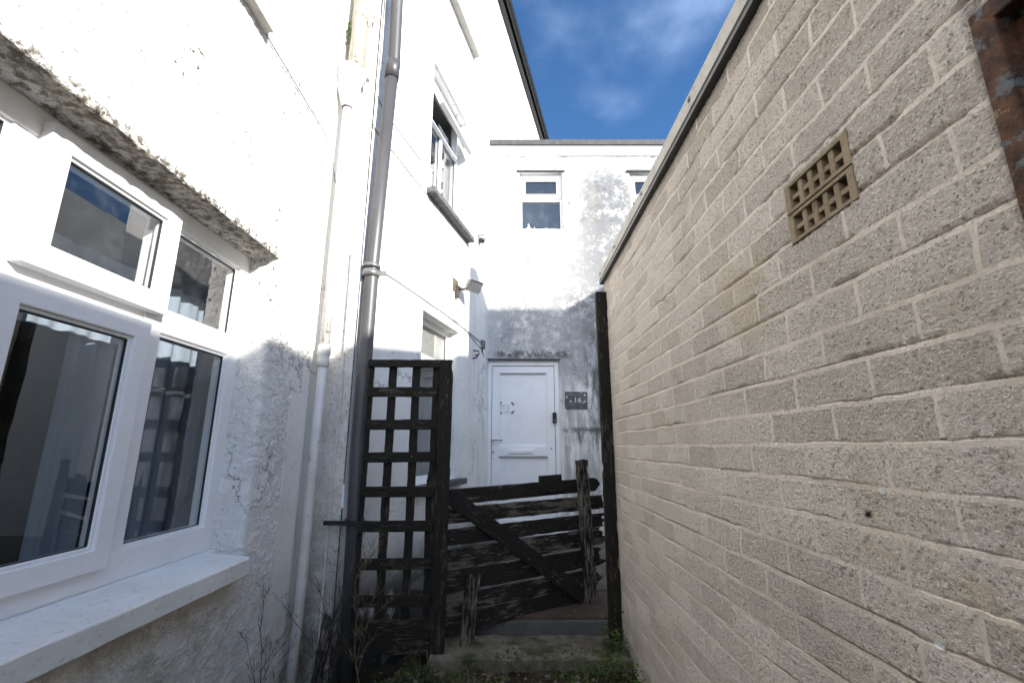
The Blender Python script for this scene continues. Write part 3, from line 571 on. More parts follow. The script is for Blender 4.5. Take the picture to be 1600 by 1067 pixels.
b1 = thing('bottle', 'small white bottle with pointed cap at left inside the upper window over the door', 'bottle', FR['back'] @ T(0.225, 0.15, 4.232))
MB().lathe([(0.0, 0), (0.042, 0), (0.045, 0.05), (0.03, 0.075), (0.012, 0.085), (0.012, 0.10)], seg=12).build('body', M['letter'], b1)
MB().lathe([(0.014, 0.10), (0.014, 0.125), (0.0, 0.127)], seg=10).build('cap', M['letter'], b1)
b2 = thing('toothbrush_tube', 'thin white tube standing beside the bottle inside the upper window', 'tube', FR['back'] @ T(0.305, 0.15, 4.232))
MB().lathe([(0.0, 0), (0.010, 0), (0.012, 0.04), (0.004, 0.085), (0, 0.087)], seg=8).build('tube_body', M['letter'], b2)
ob = MB()
for k in range(7): ob.lathe([(0.0, 0), (0.016, 0.0), (0.018, 0.045 + 0.012 * (k % 3)), (0.012, 0.06 + 0.01 * (k % 2)), (0, 0.062 + 0.01 * (k % 2))], c=(k * 0.024 - 0.07, 0.012 * (k % 2)), seg=9)
tag(ob.build('soap_basket', M['letter'], M=FR['back'] @ T(0.49, 0.16, 4.232)), 'pale basket of soaps at right inside the upper window over the door', 'basket')
# door
DR = thing('door', None, None); DR.parent = H3
MB().ring(-0.305, 0.58, 0.40, 2.435, 0.055, 0.035, 0.10).build('frame', M['upvc'], DR, bevel=0.004)
lf = MB().ring(-0.245, 0.52, 0.455, 2.375, 0.085, 0.050, 0.095, wb=0.11)
lf.box(-0.161, 0.436, 0.051, 0.093, 1.29, 1.40); lf.build('leaf', M['upvc'], DR, bevel=0.004)
for a, b in ((1.398, 2.292), (0.563, 1.292)): MB().ring(-0.162, 0.437, a, b, 0.018, 0.058, 0.09).build('moulding', M['upvc'], DR, bevel=0.006)
for a, b in ((1.41, 2.28), (0.575, 1.28)): MB().box(-0.15, 0.425, 0.076, 0.088, a, b).build('panel', M['upvc'], DR)
gs_ = plain('grey_shadow_line', (0.16, 0.17, 0.19), 0.6)
for q in ((-0.247, 0.522, 0.048, 0.052, 2.376, 2.381), (-0.148, 0.42, 0.0505, 0.058, 2.281, 2.287), (-0.15, 0.425, 0.048, 0.058, 1.276, 1.283)): MB().box(*q).build('seal_or_shade', gs_, DR)  # grey strips standing in for shadow lines under the frame and rails
lb = MB().box(-0.045, 0.265, 0.040, 0.052, 1.318, 1.372).build('letterbox', M['upvc'], DR, bevel=0.004)
MB().box(-0.03, 0.25, 0.034, 0.041, 1.326, 1.364).build('flap', M['white'], lb, bevel=0.003)
hd = MB().box(-0.242, -0.212, 0.034, 0.051, 1.27, 1.50).build('handle', M['white'], DR, bevel=0.004)
MB().tube([(-0.227, 0.036, 1.475), (-0.227, -0.005, 1.475), (-0.215, -0.012, 1.475), (-0.115, -0.012, 1.475)], 0.009, 8).build('lever', M['metal'], hd)
MB().tube([(-0.227, 0.035, 1.335), (-0.227, 0.024, 1.335)], 0.010, 10).build('keyhole', M['seal_or_shade'], hd)
MB().box(-0.305, 0.58, -0.06, 0.06, 0.385, 0.412).build('threshold', M['grey'], DR, bevel=0.004)
MB().box(-0.31, 0.585, 0.104, 0.12, 0.30, 2.44).build('backing', M['dark'], DR)
MB().tube([(0.475, 0.052, 1.378), (0.475, 0.046, 1.378)], 0.010, 8).build('lock_plug', M['grey'], DR)

# things on the back wall
db = thing('doorbell', 'slim black video doorbell on the right side of the white door frame', 'doorbell', FR['back'] @ T(0.515, 0.034, 1.675))
MB().box(-0.024, 0.024, -0.028, 0.0, 0.0, 0.128).build('body', M['blackp'], db, bevel=0.006)
MB().lathe([(0.0, 0.002), (0.010, 0.002), (0.011, 0.0)], seg=14, M=T(0, -0.029, 0.030) @ Matrix.Rotation(R(90), 4, 'X')).build('button', M['grey'], db)
MB().lathe([(0.0, 0.002), (0.008, 0.002), (0.009, 0.0)], seg=14, M=T(0, -0.029, 0.098) @ Matrix.Rotation(R(90), 4, 'X')).build('camera_lens', M['seal_or_shade'], db)
sg = thing('slate_house_sign', 'grey slate plaque with house number and pale flower marks right of the door', 'sign', FR['back'] @ T(0.778, -0.012, 1.945) @ Matrix.Rotation(R(1), 4, 'Y'))
MB().box(-0.135, 0.135, -0.016, 0.006, -0.10, 0.105).build('plaque', M['slate'], sg, bevel=0.004)
fc = bpy.data.curves.new('house_number', 'FONT'); fc.size = 0.082; fc.extrude = 0.001; fc.offset = 0.0012
fc.materials.append(M['letter'])
for ch, cx in (('1', -0.030), ('6', 0.020)):
    fc.body = ch; ft = bpy.data.objects.new('lettering', fc); fm = bpy.data.meshes.new_from_object(ft); bpy.data.objects.remove(ft)
    fo = bpy.data.objects.new('digit', fm); col.objects.link(fo); fo.parent = sg; fo.matrix_basis = T(cx, -0.0175, -0.022) @ Matrix.Rotation(R(90), 4, 'X')
random.seed(5)
for cx, cz, r in ((0.103, 0.067, 0.019), (-0.112, 0.038, 0.016), (-0.068, -0.012, 0.017), (0.10, -0.012, 0.015), (0.078, -0.028, 0.012), (0.062, 0.093, 0.008)):
    V = [(cx, -0.0172, cz)] + [(cx + r * (0.62 + 0.38 * math.cos(5 * k * 0.2094)) * math.cos(k * 0.2094 + cx * 30), -0.0168, cz + r * (0.62 + 0.38 * math.cos(5 * k * 0.2094)) * math.sin(k * 0.2094 + cx * 30)) for k in range(30)]
    MB().add(V, [(0, 1 + k, 1 + (k + 1) % 30) for k in range(30)]).build('flower', M['letter'], sg)
sq = MB(); pts = []
for k in range(40): pts.append((-0.09 + k * 0.0036, -0.0172, 0.066 + 0.007 * math.sin(k * 1.25) * (1 if k % 13 else 0)))
sq.tube(pts, 0.0016, 4); sq.build('script_line', plain('faded_paint', (0.30, 0.31, 0.31), 0.7), sg)
nt = thing('paper_notice', 'small white paper notice held by four grey tape strips on the white door', 'notice', FR['back'] @ T(-0.068, 0.069, 1.86))
MB().box(-0.062, 0.062, -0.0008, 0.0006, -0.048, 0.052).build('paper', plain('paper', (0.84, 0.85, 0.86), 0.8), nt)
ink = MB()
for k, (a, b) in enumerate(((-0.05, 0.045), (-0.053, -0.01), (0.0, 0.045), (-0.053, 0.045), (-0.053, -0.02), (-0.02, 0.035))): 
    z = 0.032 - k * 0.0135; x = a; random.seed(k)
    while x < b: l = random.uniform(0.006, 0.016); ink.box(x, min(b, x + l), -0.0014, -0.0009, z, z + 0.005); x += l + 0.003
ink.build('writing', M['ink'], nt)
for sx, sz in ((-1, 1), (1, 1), (-1, -1), (1, -1)):
    MB().box(-0.024, 0.024, -0.0020, -0.0016, -0.010, 0.010).build('tape_strip', M['tape'], nt, T(sx * 0.076, 0, 0.002 + sz * 0.053) @ Matrix.Rotation(R(-sx * sz * -50), 4, 'Y'))

# ------------------------------------------------------------------ garage (right)
G = thing('brick_garage', 'beige rock faced brick garage wall filling the right side of the yard', 'garage', FR['right'])
WX0, WX1, WZ0, WZ1 = 2.498, 3.5, 0.95, 1.985
facade('wall', M['brick'], G, [(0.0, 1.2, 0.011), (1.2, 2.55, 0.0062), (2.55, 3.5, 0.02), (3.5, 7.0, 0.25)], [(-0.1, 0.3, 0.03), (0.3, 2.533, 0.0075)],
       [(2.050, 2.257, 1.848, 1.996), (WX0, WX1, WZ0, WZ1)], depth=0.09)
facade('end_wall', M['brick'], G, [(0.0, 0.6, 0.02), (0.6, 3.2, 0.05)], [(0.0, 2.533, 0.02)], [], 0, M=Matrix.Rotation(R(-90), 4, 'Z') @ T(-3.2, 0, 0))
MB().box(-0.02, 7.0, -0.030, 0.02, 2.536, 2.598).build('coping_trim', M['trim'], G, bevel=0.003)
MB().box(-0.03, 7.0, -0.026, 0.05, 2.516, 2.5345).build('soffit_strip', M['blackp'], G)
MB().box(-0.03, 7.0, 0.02, 3.3, 2.536, 2.590).build('roof', M['lead'], G)
MB().box(6.9, 7.0, 0.0, 3.2, 0, 2.53).build('rear_wall', M['trim'], G)
for Y in (1.35, 1.95, 2.54, 2.98, 0.75): MB().lathe([(0.0, 0.006), (0.008, 0.006), (0.011, 0.0)], seg=8, M=T(3.02 - Y, -0.030, 2.572) @ Matrix.Rotation(R(90), 4, 'X')).build('screw', M['grey'], G)
for k, (z0, z1) in enumerate(((1.923, 1.994), (1.850, 1.920))):
    v = MB(); x0, x1 = 2.051, 2.256; v.ring(x0, x1, z0, z1, 0.018, -0.0025, 0.03, wb=0.009, wt_=0.009)
    cw = (x1 - x0 - 0.036) / 5
    for c in range(1, 5): v.box(x0 + 0.018 + c * cw - 0.0075, x0 + 0.018 + c * cw + 0.0075, 0.001, 0.028, z0 + 0.006, z1 - 0.006)
    zc = (z0 + z1) / 2; v.box(x0 + 0.015, x1 - 0.015, 0.003, 0.027, zc - 0.006, zc + 0.006)
    v.build('air_brick', M['airb'], G, bevel=0.002)
MB().box(2.050, 2.257, 0.070, 0.080, 1.848, 1.996).build('vent_back', M['dark'], G)
gw = thing('window', None, None); gw.parent = G
MB().ring(WX0, WX1, WZ0, WZ1, 0.030, -0.006, 0.06).ring(WX0 + 0.024, WX1 - 0.024, WZ0 + 0.024, WZ1 - 0.024, 0.028, 0.022, 0.055).build('frame', M['rust'], gw, bevel=0.003)
MB().ring(WX0 + 0.052, WX1 - 0.052, WZ0 + 0.052, WZ1 - 0.052, 0.018, 0.045, 0.062).build('casement', M['rust'], gw, bevel=0.002)
MB().box(WX0 + 0.06, WX1 - 0.06, 0.066, 0.072, WZ0 + 0.06, WZ1 - 0.06).build('pane', plain('dirty_glass', (0.10, 0.10, 0.11), 0.25, var=0.5, sc_=8), gw)
flk = MB()
def at_right(px, py):
    u = (px - 800) / 711; v = (533.5 - py) / 711; p = R(13); y = math.cos(p) - v * math.sin(p); z = math.sin(p) + v * math.cos(p); t = 0.638 / u
    return 3.02 - y * t, z * t + CZ
for px, py, sx, sz, a in ((1313, 522, .004, .006, 20), (1372, 766, .0035, .012, -40), (1379, 774, .006, .003, 10), (1462, 1007, .011, .005, 15), (1165, 538, .003, .014, 8), (1123, 731, .006, .008, 30)):
    x, z = at_right(px, py); M4 = T(x, -0.005, z) @ Matrix.Rotation(R(a), 4, 'Y'); flk = MB(); flk.add([M4 @ Vector((sx * math.cos(k * .785) * (1 + .3 * math.sin(k * 3)), (0.004 if k % 2 else 0), sz * math.sin(k * .785))) for k in range(8)], [tuple(range(8))]); flk.build('paint_splash', M['letter'], G)

# ------------------------------------------------------------------ neighbouring house past the garage: its roofline shades the yard
N = thing('neighbour_house', 'plain house standing behind the garage out of the picture', 'house', T(4.5, 0, 0))
zt = 1.93 + 0.62 * (4.5 + 1.2)
MB().box(0, 6, -16, 14, 0, zt).build('wall', M['sill'], N)
MB().box(0.0, 3.6, 0.62, 0.88, zt, zt + 1.05).build('shadow_caster_wall', M['sill'], N)  # unseen wall added on the roof, kept thin for a square shadow edge

# ------------------------------------------------------------------ pipes and cables
gp = thing('grey_downpipe', 'thick grey plastic soil pipe running up the wall between the two white houses', 'pipe', T(-0.93, 2.87, 0))
def rel(pts, o=(-0.93, 2.87, 0)): return [tuple(Vector(p) - Vector(o)) for p in pts]
MB().tube(rel([(-0.915, 2.86, 0.12), (-0.93, 2.86, 0.97), (-0.943, 2.86, 1.4), (-0.937, 2.86, 2.6), (-0.895, 2.86, 4.10)]), 0.046, 20).build('pipe_shaft', M['pipe'], gp)
MB().tube(rel([(-0.893, 2.86, 4.12), (-0.888, 2.862, 4.22), (-0.905, 2.87, 5.2), (-0.92, 2.88, 8.2)]), 0.046, 20).build('upper_shaft', M['pipe'], gp)
MB().tube(rel([(-0.896, 2.86, 4.06), (-0.893, 2.86, 4.15), (-0.889, 2.861, 4.21)]), 0.052, 20).build('socket', M['pipe'], gp)
MB().tube(rel([(-0.943, 2.86, 2.50), (-0.941, 2.86, 2.545)]), 0.056, 20).tube(rel([(-0.941, 2.86, 2.56), (-0.940, 2.86, 2.585)]), 0.059, 20).box(-0.075, 0.085, -0.012, 0.012, 2.515, 2.545).build('pipe_clip', M['grey'], gp)
MB().tube(rel([(-0.93, 2.86, 0.955), (-0.93, 2.86, 0.985)]), 0.057, 20).box(-0.16, 0.06, -0.075, -0.055, 0.958, 0.982).build('pipe_clip', M['blackp'], gp)
wp = thing('white_downpipe', 'white painted iron pipe with a collar low in the corner left of the grey pipe', 'pipe', T(-1.13, 2.68, 0))
MB().tube([(-0.012, 0, 0.02), (-0.004, 0.004, 0.7), (-0.003, 0.0, 1.3), (0, 0, 1.9)], 0.027, 16).build('pipe_shaft', M['iron'], wp)
MB().lathe([(0.028, 1.86), (0.036, 1.87), (0.036, 1.895), (0.033, 1.905), (0.033, 1.93), (0.038, 1.94), (0.038, 1.985), (0.033, 1.995), (0.028, 2.0)], seg=18).build('collar', M['iron'], wp)
MB().tube([(0, 0.0, 2.0), (0.0, 0.005, 3.72)], 0.028, 16).build('upper_shaft', M['iron'], wp)
MB().lathe([(0.034, 3.66), (0.048, 3.70), (0.075, 3.78), (0.080, 3.80), (0.080, 3.82), (0.070, 3.835), (0.098, 3.90), (0.108, 3.92), (0.108, 3.945), (0.095, 3.955), (0.05, 3.955)], seg=24).build('hopper', M['iron'], wp)
cp = thing('cream_flaking_pipe', 'cream flaking iron pipe rising out of the white hopper with moss beside it', 'pipe', T(-1.11, 2.72, 3.95))
MB().tube([(-0.0, 0, 0), (0.0, 0.0, 2.0), (0.0, 0, 4.3)], 0.056, 16).build('pipe_shaft', M['cream'], cp)
MB().lathe([(0.058, 0.98), (0.070, 0.99), (0.070, 1.09), (0.060, 1.10)], seg=16).build('collar', M['cream'], cp)
MB().box(0.035, 0.080, 0.03, 0.07, 0.02, 2.2).build('backing_strip', M['cream'], cp)
ms = MB(); random.seed(3)
for k in range(60): 
    a = random.uniform(0, 6.28); z = random.gauss(0.33, 0.05); r = 0.006 + random.random() * 0.014
    ms.add([(-0.062 + r * math.cos(a), -0.03 + 0.5 * r * math.sin(a), z), (-0.062 + r * math.cos(a + 2), -0.03 + r * math.sin(a + 2), z + r), (-0.062 + r * math.cos(a + 4), -0.035, z - r * 0.6)], [(0, 1, 2)])
tag(ms.build('moss_tuft', M['moss'], M=T(-1.11, 2.72, 3.95)), 'small green moss tuft growing beside the cream pipe above the hopper', 'moss')

def cable(name, label, pts, r, frame, mat, wob=0.004, seg=5, group='thin cables fixed to the house walls'):
    P = [Vector(p) for p in pts]; out = []; random.seed(len(label))
    for a, b in zip(P, P[1:]):
        n = max(2, int((b - a).length / 0.08))
        for k in range(n):
            q = a + (b - a) * k / n; q.z += wob * noise.noise(Vector((q.x * 5, q.z * 4, len(label)))); out.append(q)
    out.append(P[-1])
    return tag(MB().tube(out, r, seg).build(name, mat, M=FR[frame]), label, 'cable', group)
cable('cable', 'thin cable running level across the sunlit roughcast wall from the upper window sill', [(1.80, -0.014, 3.335), (2.5, -0.014, 3.335), (2.62, -0.014, 3.29), (2.74, -0.014, 3.12)], 0.0032, 'near', M['cable'])
cable('cable', 'upper thin cable passing behind the grey pipe towards the open upper window', [(0.02, -0.015, 4.9), (0.015, -0.012, 4.35), (0.012, -0.012, 3.92), (0.1, -0.012, 3.875), (0.86, -0.012, 3.87)], 0.0036, 'far', M['cable'])
cable('cable', 'cable running under the slate sill of the open upper window to the corner', [(-0.05, -0.03, 3.65), (0.02, -0.012, 3.64), (0.93, -0.012, 3.625), (1.95, -0.012, 3.62), (2.55, -0.012, 3.555)], 0.0036, 'far', M['cable'])
cable('cable', 'long sagging cable from the pipe clip past the lower window to the junction box', [(0.10, -0.03, 2.60), (0.25, -0.012, 2.63), (0.82, -0.012, 2.64), (1.5, -0.012, 2.64), (2.0, -0.012, 2.63), (2.5, -0.014, 2.60)], 0.0045, 'far', M['cable'])
cable('cable', 'second cable looping below the sagging one beside the floodlight to the door head', [(1.60, -0.012, 2.88), (1.60, -0.012, 2.655), (2.1, -0.012, 2.60), (2.52, -0.012, 2.53), (2.62, -0.014, 2.46)], 0.0035, 'far', M['cable'])
cable('cable', 'thin white cable running down the dirty corner just left of the grey pipe', [(-1.07, 2.832, 2.66), (-1.065, 2.832, 1.6), (-1.075, 2.832, 0.95), (-1.07, 2.832, 0.15)], 0.0055, 'world', M['cablew'], 0.01, 6)

# junction box, hook bracket, sensor, floodlight
jb = thing('junction_box', 'small grey junction box high in the corner above the left edge of the door', 'junction box', FR['far'] @ T(2.535, 0, 2.58))
MB().box(-0.035, 0.035, -0.045, 0.0, -0.045, 0.055).build('box_body', M['grey'], jb, bevel=0.004)
MB().tube([(0, -0.02, -0.045), (0, -0.02, -0.09)], 0.010, 8).build('gland', M['grey'], jb)
hb = thing('wall_bracket', 'square black iron bracket fixed on the white wall below the junction box', 'bracket', FR['far'] @ T(2.24, 0, 2.35))
MB().box(-0.022, 0.022, -0.006, 0.002, 0.0, 0.115).build('back_plate', M['blackp'], hb)
MB().tube([(0, 0, 0.105), (0, -0.075, 0.095), (0, -0.080, 0.06), (0, -0.035, 0.045)], 0.008, 8).tube([(0, 0, 0.012), (0, -0.05, 0.02), (0, -0.07, 0.05)], 0.008, 8).build('hook_arm', M['blackp'], hb)
ps = thing('motion_sensor', 'small black motion sensor with white band on the wall near the upper slate sill', 'sensor', FR['far'] @ T(2.36, 0, 3.86))
MB().box(-0.03, 0.03, -0.02, 0.0, -0.06, 0.07).build('back_plate', M['grey'], ps, bevel=0.004)
MB().lathe([(0.0, -0.045), (0.03, -0.045), (0.036, -0.02), (0.036, 0.03), (0.028, 0.05), (0, 0.052)], c=(0, -0.055), seg=16).build('sensor_head', M['blackp'], ps)
MB().lathe([(0.037, 0.004), (0.038, 0.008), (0.038, 0.020), (0.037, 0.024)], c=(0, -0.055), seg=16).build('band', M['white'], ps)
fl_ = thing('floodlight', 'grey floodlight on a bracket angled out from the sunlit wall above the lower window', 'floodlight', FR['far'] @ T(1.66, 0, 2.98))
MB().box(-0.075, 0.055, -0.018, 0.0, -0.03, 0.105).build('mounting_board', M['wood_cut'], fl_, bevel=0.003)
MB().box(-0.02, 0.04, -0.045, -0.018, -0.085, 0.04).tube([(0.01, -0.04, 0.0), (0.03, -0.10, 0.01), (0.06, -0.13, 0.03)], 0.013, 8).tube([(0.01, -0.04, 0.03), (0.05, -0.09, 0.0)], 0.010, 8).build('bracket', plain('weathered_iron', (0.07, 0.055, 0.045), 0.8, var=0.5, sc_=40), fl_)
LM = T(0.12, -0.155, 0.075) @ Matrix.Rotation(R(-28), 4, 'Z') @ Matrix.Rotation(R(38), 4, 'X') 
hv = [(-.085, -.035, -.06), (.085, -.035, -.06), (.085, -.035, .06), (-.085, -.035, .06), (-.055, .05, -.032), (.055, .05, -.032), (.055, .05, .038), (-.055, .05, .038)]
MB().add(hv, [(0, 1, 5, 4), (1, 2, 6, 5), (2, 3, 7, 6), (3, 0, 4, 7), (4, 5, 6, 7), (0, 3, 2, 1)]).build('housing', M['grey'], fl_, LM, bevel=0.004)
MB().ring(-.092, .092, -.067, .067, 0.010, -0.045, -0.033).build('rim', M['grey'], fl_, LM, bevel=0.002)
MB().box(-.083, .083, -.040, -.0365, -.058, .058).build('lens', M['lens'], fl_, LM)

# ------------------------------------------------------------------ weathered boards
def board(name, p0, p1, width, thick, parent, mat, face=(0, -1, 0), amp=0.003, seed=0, ragged=0.0, taper=1.0, rag0=0.0):
    """a board from p0 to p1 (centre line) in the parent's space; its width lies across 'face'"""
    p0 = Vector(p0); p1 = Vector(p1); L = (p1 - p0).length; ax = (p1 - p0).normalized(); fy = -Vector(face)
    fy = (fy - ax * fy.dot(ax)).normalized(); fz = ax.cross(fy)
    Mx = Matrix((( ax.x, fy.x, fz.x, p0.x), (ax.y, fy.y, fz.y, p0.y), (ax.z, fy.z, fz.z, p0.z), (0, 0, 0, 1)))
    n = max(6, int(L / 0.012)); nw = 8; V = []; F = []
    rs = []
    for s_ in (-1, 1):
        rs += [(s_ * 1.0, q) for q in ([k / nw * 2 - 1 for k in range(nw + 1)] if s_ == -1 else [1 - k / nw * 2 for k in range(nw + 1)])]
    c = len(rs)
    for i in range(n + 1):
        t = i / n; x = t * L; w_ = width * (1 + (taper - 1) * t)
        for (sy, q) in rs:
            e = Vector((x * 22 + seed * 9.1, q * 3, sy)); zz = q * w_ / 2; yy = sy * thick / 2
            edge = abs(q) ** 6
            zz += amp * edge * noise.noise(Vector((x * 9 + seed * 9.1, q * 3, sy))) * 0.8 + amp * 0.25 * edge * noise.noise(e * 2.5) - math.copysign(1, q) * edge * max(0, noise.noise(e * 0.5 + Vector((5, 1, 1))) - 0.42) * amp * 9
            yy += amp * 0.5 * noise.noise(e * 1.7); yy *= (1 - 0.12 * edge)
            xx = x
            if ragged and t > 0.9: xx = x - ragged * (0.5 + noise.noise(Vector((seed * 3.3, q * 2.6, sy * .4)))) * (t - 0.9) * 10
            if rag0 and t < 0.1: xx = x + rag0 * (0.5 + noise.noise(Vector((seed * 5.3, q * 2.6, sy * .4)))) * (0.1 - t) * 10
            V.append((xx, yy, zz))
    for i in range(n):
        for k in range(c):
            F.append((i * c + k, i * c + (k + 1) % c, (i + 1) * c + (k + 1) % c, (i + 1) * c + k))
    F += [tuple(reversed(range(c))), tuple(n * c + k for k in range(c))]
    m = MB(); m.add(V, F); return m.build(name, mat, parent, Mx)

# trellis
TR = thing('trellis_panel', 'tall black stained timber trellis panel with square openings beside the grey pipe', 'trellis', T(-0.63, 2.80, 0.1))
def tp(x, y, z): return (x + 0.63, y - 2.80, z - 0.1)
board('post', tp(-0.410, 2.80, 0.10), tp(-0.408, 2.80, 1.925), 0.078, 0.05, TR, M['woodtr'], seed=1)
board('top_rail', tp(-0.890, 2.795, 1.905), tp(-0.450, 2.795, 1.903), 0.045, 0.035, TR, M['woodtr'], seed=2)
for i, x in enumerate((-0.875, -0.742, -0.596, -0.468)):
    board('slat', tp(x - (0.008 if i == 0 else 0), 2.812, 0.30), tp(x, 2.812, 1.884), 0.030 if i == 0 else 0.048, 0.014, TR, M['woodtr'], seed=10 + i)
for i, z in enumerate((1.727, 1.528, 1.336, 1.142, 0.952, 0.750, 0.562)):
    board('rail', tp(-0.888, 2.796, z), tp(-0.451, 2.796, z + 0.003 * (i % 3)), 0.060, 0.015, TR, M['woodtr'], seed=20 + i, ragged=0.01)
for i, z in enumerate((1.727, 1.528, 1.336, 1.142, 0.952, 0.750, 0.562)):
    for x in (-0.742, -0.596): MB().lathe([(0.0, 0.0015), (0.0035, 0.001), (0.0045, 0.0)], seg=8, M=T(*tp(x + 0.004 * (i % 2), 2.7884, z + 0.006 * ((i * 7) % 3 - 1))) @ Matrix.Rotation(R(90), 4, 'X')).build('nail', M['rust'], TR)
board('foot_board', tp(-0.888, 2.796, 0.385), tp(-0.451, 2.796, 0.385), 0.17, 0.02, TR, M['woodtr'], seed=31)
ob_ = board('broken_board', (-0.46, 2.84, 0.12), (-0.475, 2.84, 1.24), 0.075, 0.022, None, M['woodtr'], seed=35, ragged=0.12)
tag(ob_, 'broken upright board with a jagged top leaning behind the trellis post', 'board')

# gate
GT = thing('broken_gate', 'broken low timber gate of horizontal boards with peeling black paint and diagonal brace', 'gate', FR['gate'])
rows = [(1.112, 0.090, 1.185, 0.08), (0.996, 0.090, 1.225, 0.05), (0.882, 0.090, 1.235, 0.08), (0.765, 0.112, 1.225, 0.12), (0.637, 0.114, 1.215, 0.12), (0.520, 0.102, 1.17, 0.14), (0.416, 0.092, 1.00, 0.05)]
for i, (z, w_, x1, rg) in enumerate(rows):
    board('board', (0.0, 0.0, z + 0.006 * ((i * 5) % 3 - 1)), (x1, 0.0, z + 0.018 - 0.007 * ((i * 4) % 3 - 1)), w_, 0.020, GT, M['wood3' if i in (1, 3, 5) else 'wood'], seed=40 + i, ragged=rg, amp=0.0045)
for i, (z, w_, x1, rg) in enumerate(rows):
    MB().lathe([(0.0, 0.002), (0.004, 0.0015), (0.005, 0.0)], seg=8, M=T(1.085, -0.0105, z + 0.012) @ Matrix.Rotation(R(90), 4, 'X')).build('nail', M['rust'], GT)
board('brace', (0.0, -0.030, 1.115), (0.985, -0.030, 0.43), 0.092, 0.024, GT, M['wood'], seed=50, amp=0.003)
board('upright', (1.03, -0.048, 0.335), (0.985, -0.048, 1.315), 0.090, 0.035, GT, M['wood2'], seed=51, amp=0.006, ragged=0.01)
board('latch_block', (0.64, -0.026, 1.158), (0.82, -0.026, 1.162), 0.105, 0.018, GT, M['wood'], seed=52)
board('hinge_stile', (0.13, -0.022, 0.30), (0.165, -0.022, 0.68), 0.085, 0.022, GT, M['wood2'], seed=53, ragged=0.05)
# loose bits behind the gate
rp = board('gate_post', (0.605, 2.975, 0.05), (0.610, 2.975, 2.43), 0.072, 0.05, None, M['woodtr'], seed=60)
tag(rp, 'tall thin black timber post standing against the end of the brick garage wall', 'post')

st_ = board('broken_stake', (-1.035, 2.70, 0.0), (-1.00, 2.76, 0.52), 0.055, 0.03, None, M['wood2'], seed=61, ragged=0.12, amp=0.008)
tag(st_, 'short splintered wooden stake at the foot of the wall by the grey pipe', 'stake')

# rubber bucket rim in the corner
bk = thing('black_bucket', 'black plastic tub half out of frame at the foot of the white wall', 'bucket', T(-0.93, 2.25, 0.0))
MB().lathe([(0.11, 0.0), (0.16, 0.22), (0.168, 0.225), (0.168, 0.24), (0.158, 0.24), (0.15, 0.215), (0.10, 0.02), (0, 0.02)], seg=28).build('tub', M['blackp'], bk)

# ------------------------------------------------------------------ shrubs and weeds
def shrub(label, base, h, spread, seed, n1=9, mat='twig', r=0.0042, lean=(0, 0)):
    random.seed(seed); m = MB()
    def grow(p, d, L, r_, depth):
        pts = [p]; q = p.copy(); dd = d.normalized(); k = max(3, int(L / 0.03))
        for i in range(k):
            dd = (dd + Vector((random.gauss(0, .07), random.gauss(0, .05), random.gauss(0.02, .05)))).normalized(); q = q + dd * L / k; pts.append(q.copy())
        m.tube(pts, [max(0.0006, r_ * (1 - 0.75 * i / k)) for i in range(k + 1)], 5 if depth == 0 else 4, cap=False)
        if depth < 3:
            nb = n1 if depth == 0 else (5 if depth == 1 else 3)
            for j in range(nb):
                t = random.uniform(0.22, 0.97); i = int(t * k); a = random.uniform(0, 6.28)
                nd = (dd * 0.9 + Vector((math.cos(a) * spread, math.sin(a) * spread * 0.5, 0.25))).normalized()
                grow(pts[i], nd, L * random.uniform(0.25, 0.5) * (1.15 - 0.5 * t), r_ * 0.5, depth + 1)
    grow(Vector((0, 0, 0)), Vector((lean[0], lean[1], 1)), h, r, 0)
    return tag(m.build('bare_shrub', M[mat], M=T(*base)), label, 'shrub', None)
shrub('tall bare twiggy shrub growing against the dirty wall below the white pipe', (-0.99, 2.52, 0.0), 0.88, 0.75, 4, 12, lean=(-0.05, 0))
shrub('smaller bare shrub with thin twigs standing under the big window sill', (-0.98, 2.10, 0.0), 0.72, 0.7, 9, 9, r=0.0032)
shrub('brown twiggy shrub growing up in front of the trellis foot', (-0.76, 2.68, 0.05), 0.80, 0.8, 17, 12, 'dry', 0.0036)

random.seed(21); lv = MB()
def leaf(p, s):
    a = random.uniform(0, 6.28); t = random.uniform(0.1, 0.9); d = Vector((math.cos(a), math.sin(a), t)).normalized(); sd = d.cross(Vector((0, 0, 1))).normalized() * s * 0.35
    up = Vector((0, 0, 1)) * s * 0.12
    lv.add([p, p + d * s * 0.5 + sd + up, p + d * s, p + d * s * 0.5 - sd + up], [(0, 1, 2), (0, 2, 3)])
for k in range(5200):
    x = random.uniform(-1.1, 0.63); y = random.uniform(2.0, 2.74)
    d = noise.noise(Vector((x * 4.5, y * 4.5, 1)))
    if d < -0.08 + (0.25 if x < -0.45 else 0.0): continue
    p = Vector((x, y, gz(x, y) + random.uniform(0, 0.07) * (1 + 2 * max(0, d)))); leaf(p, random.uniform(0.010, 0.028))
for k in range(420):   # a taller tuft at the foot of the post
    x = random.gauss(0.57, 0.045); y = random.gauss(2.83, 0.05); 
    if x > 0.635: continue
    leaf(Vector((x, y, gz(x, y) + abs(random.gauss(0, 0.07)))), random.uniform(0.012, 0.03))
tag(lv.build('weeds', M['leaf']), kind='stuff')
random.seed(8); gr = MB()
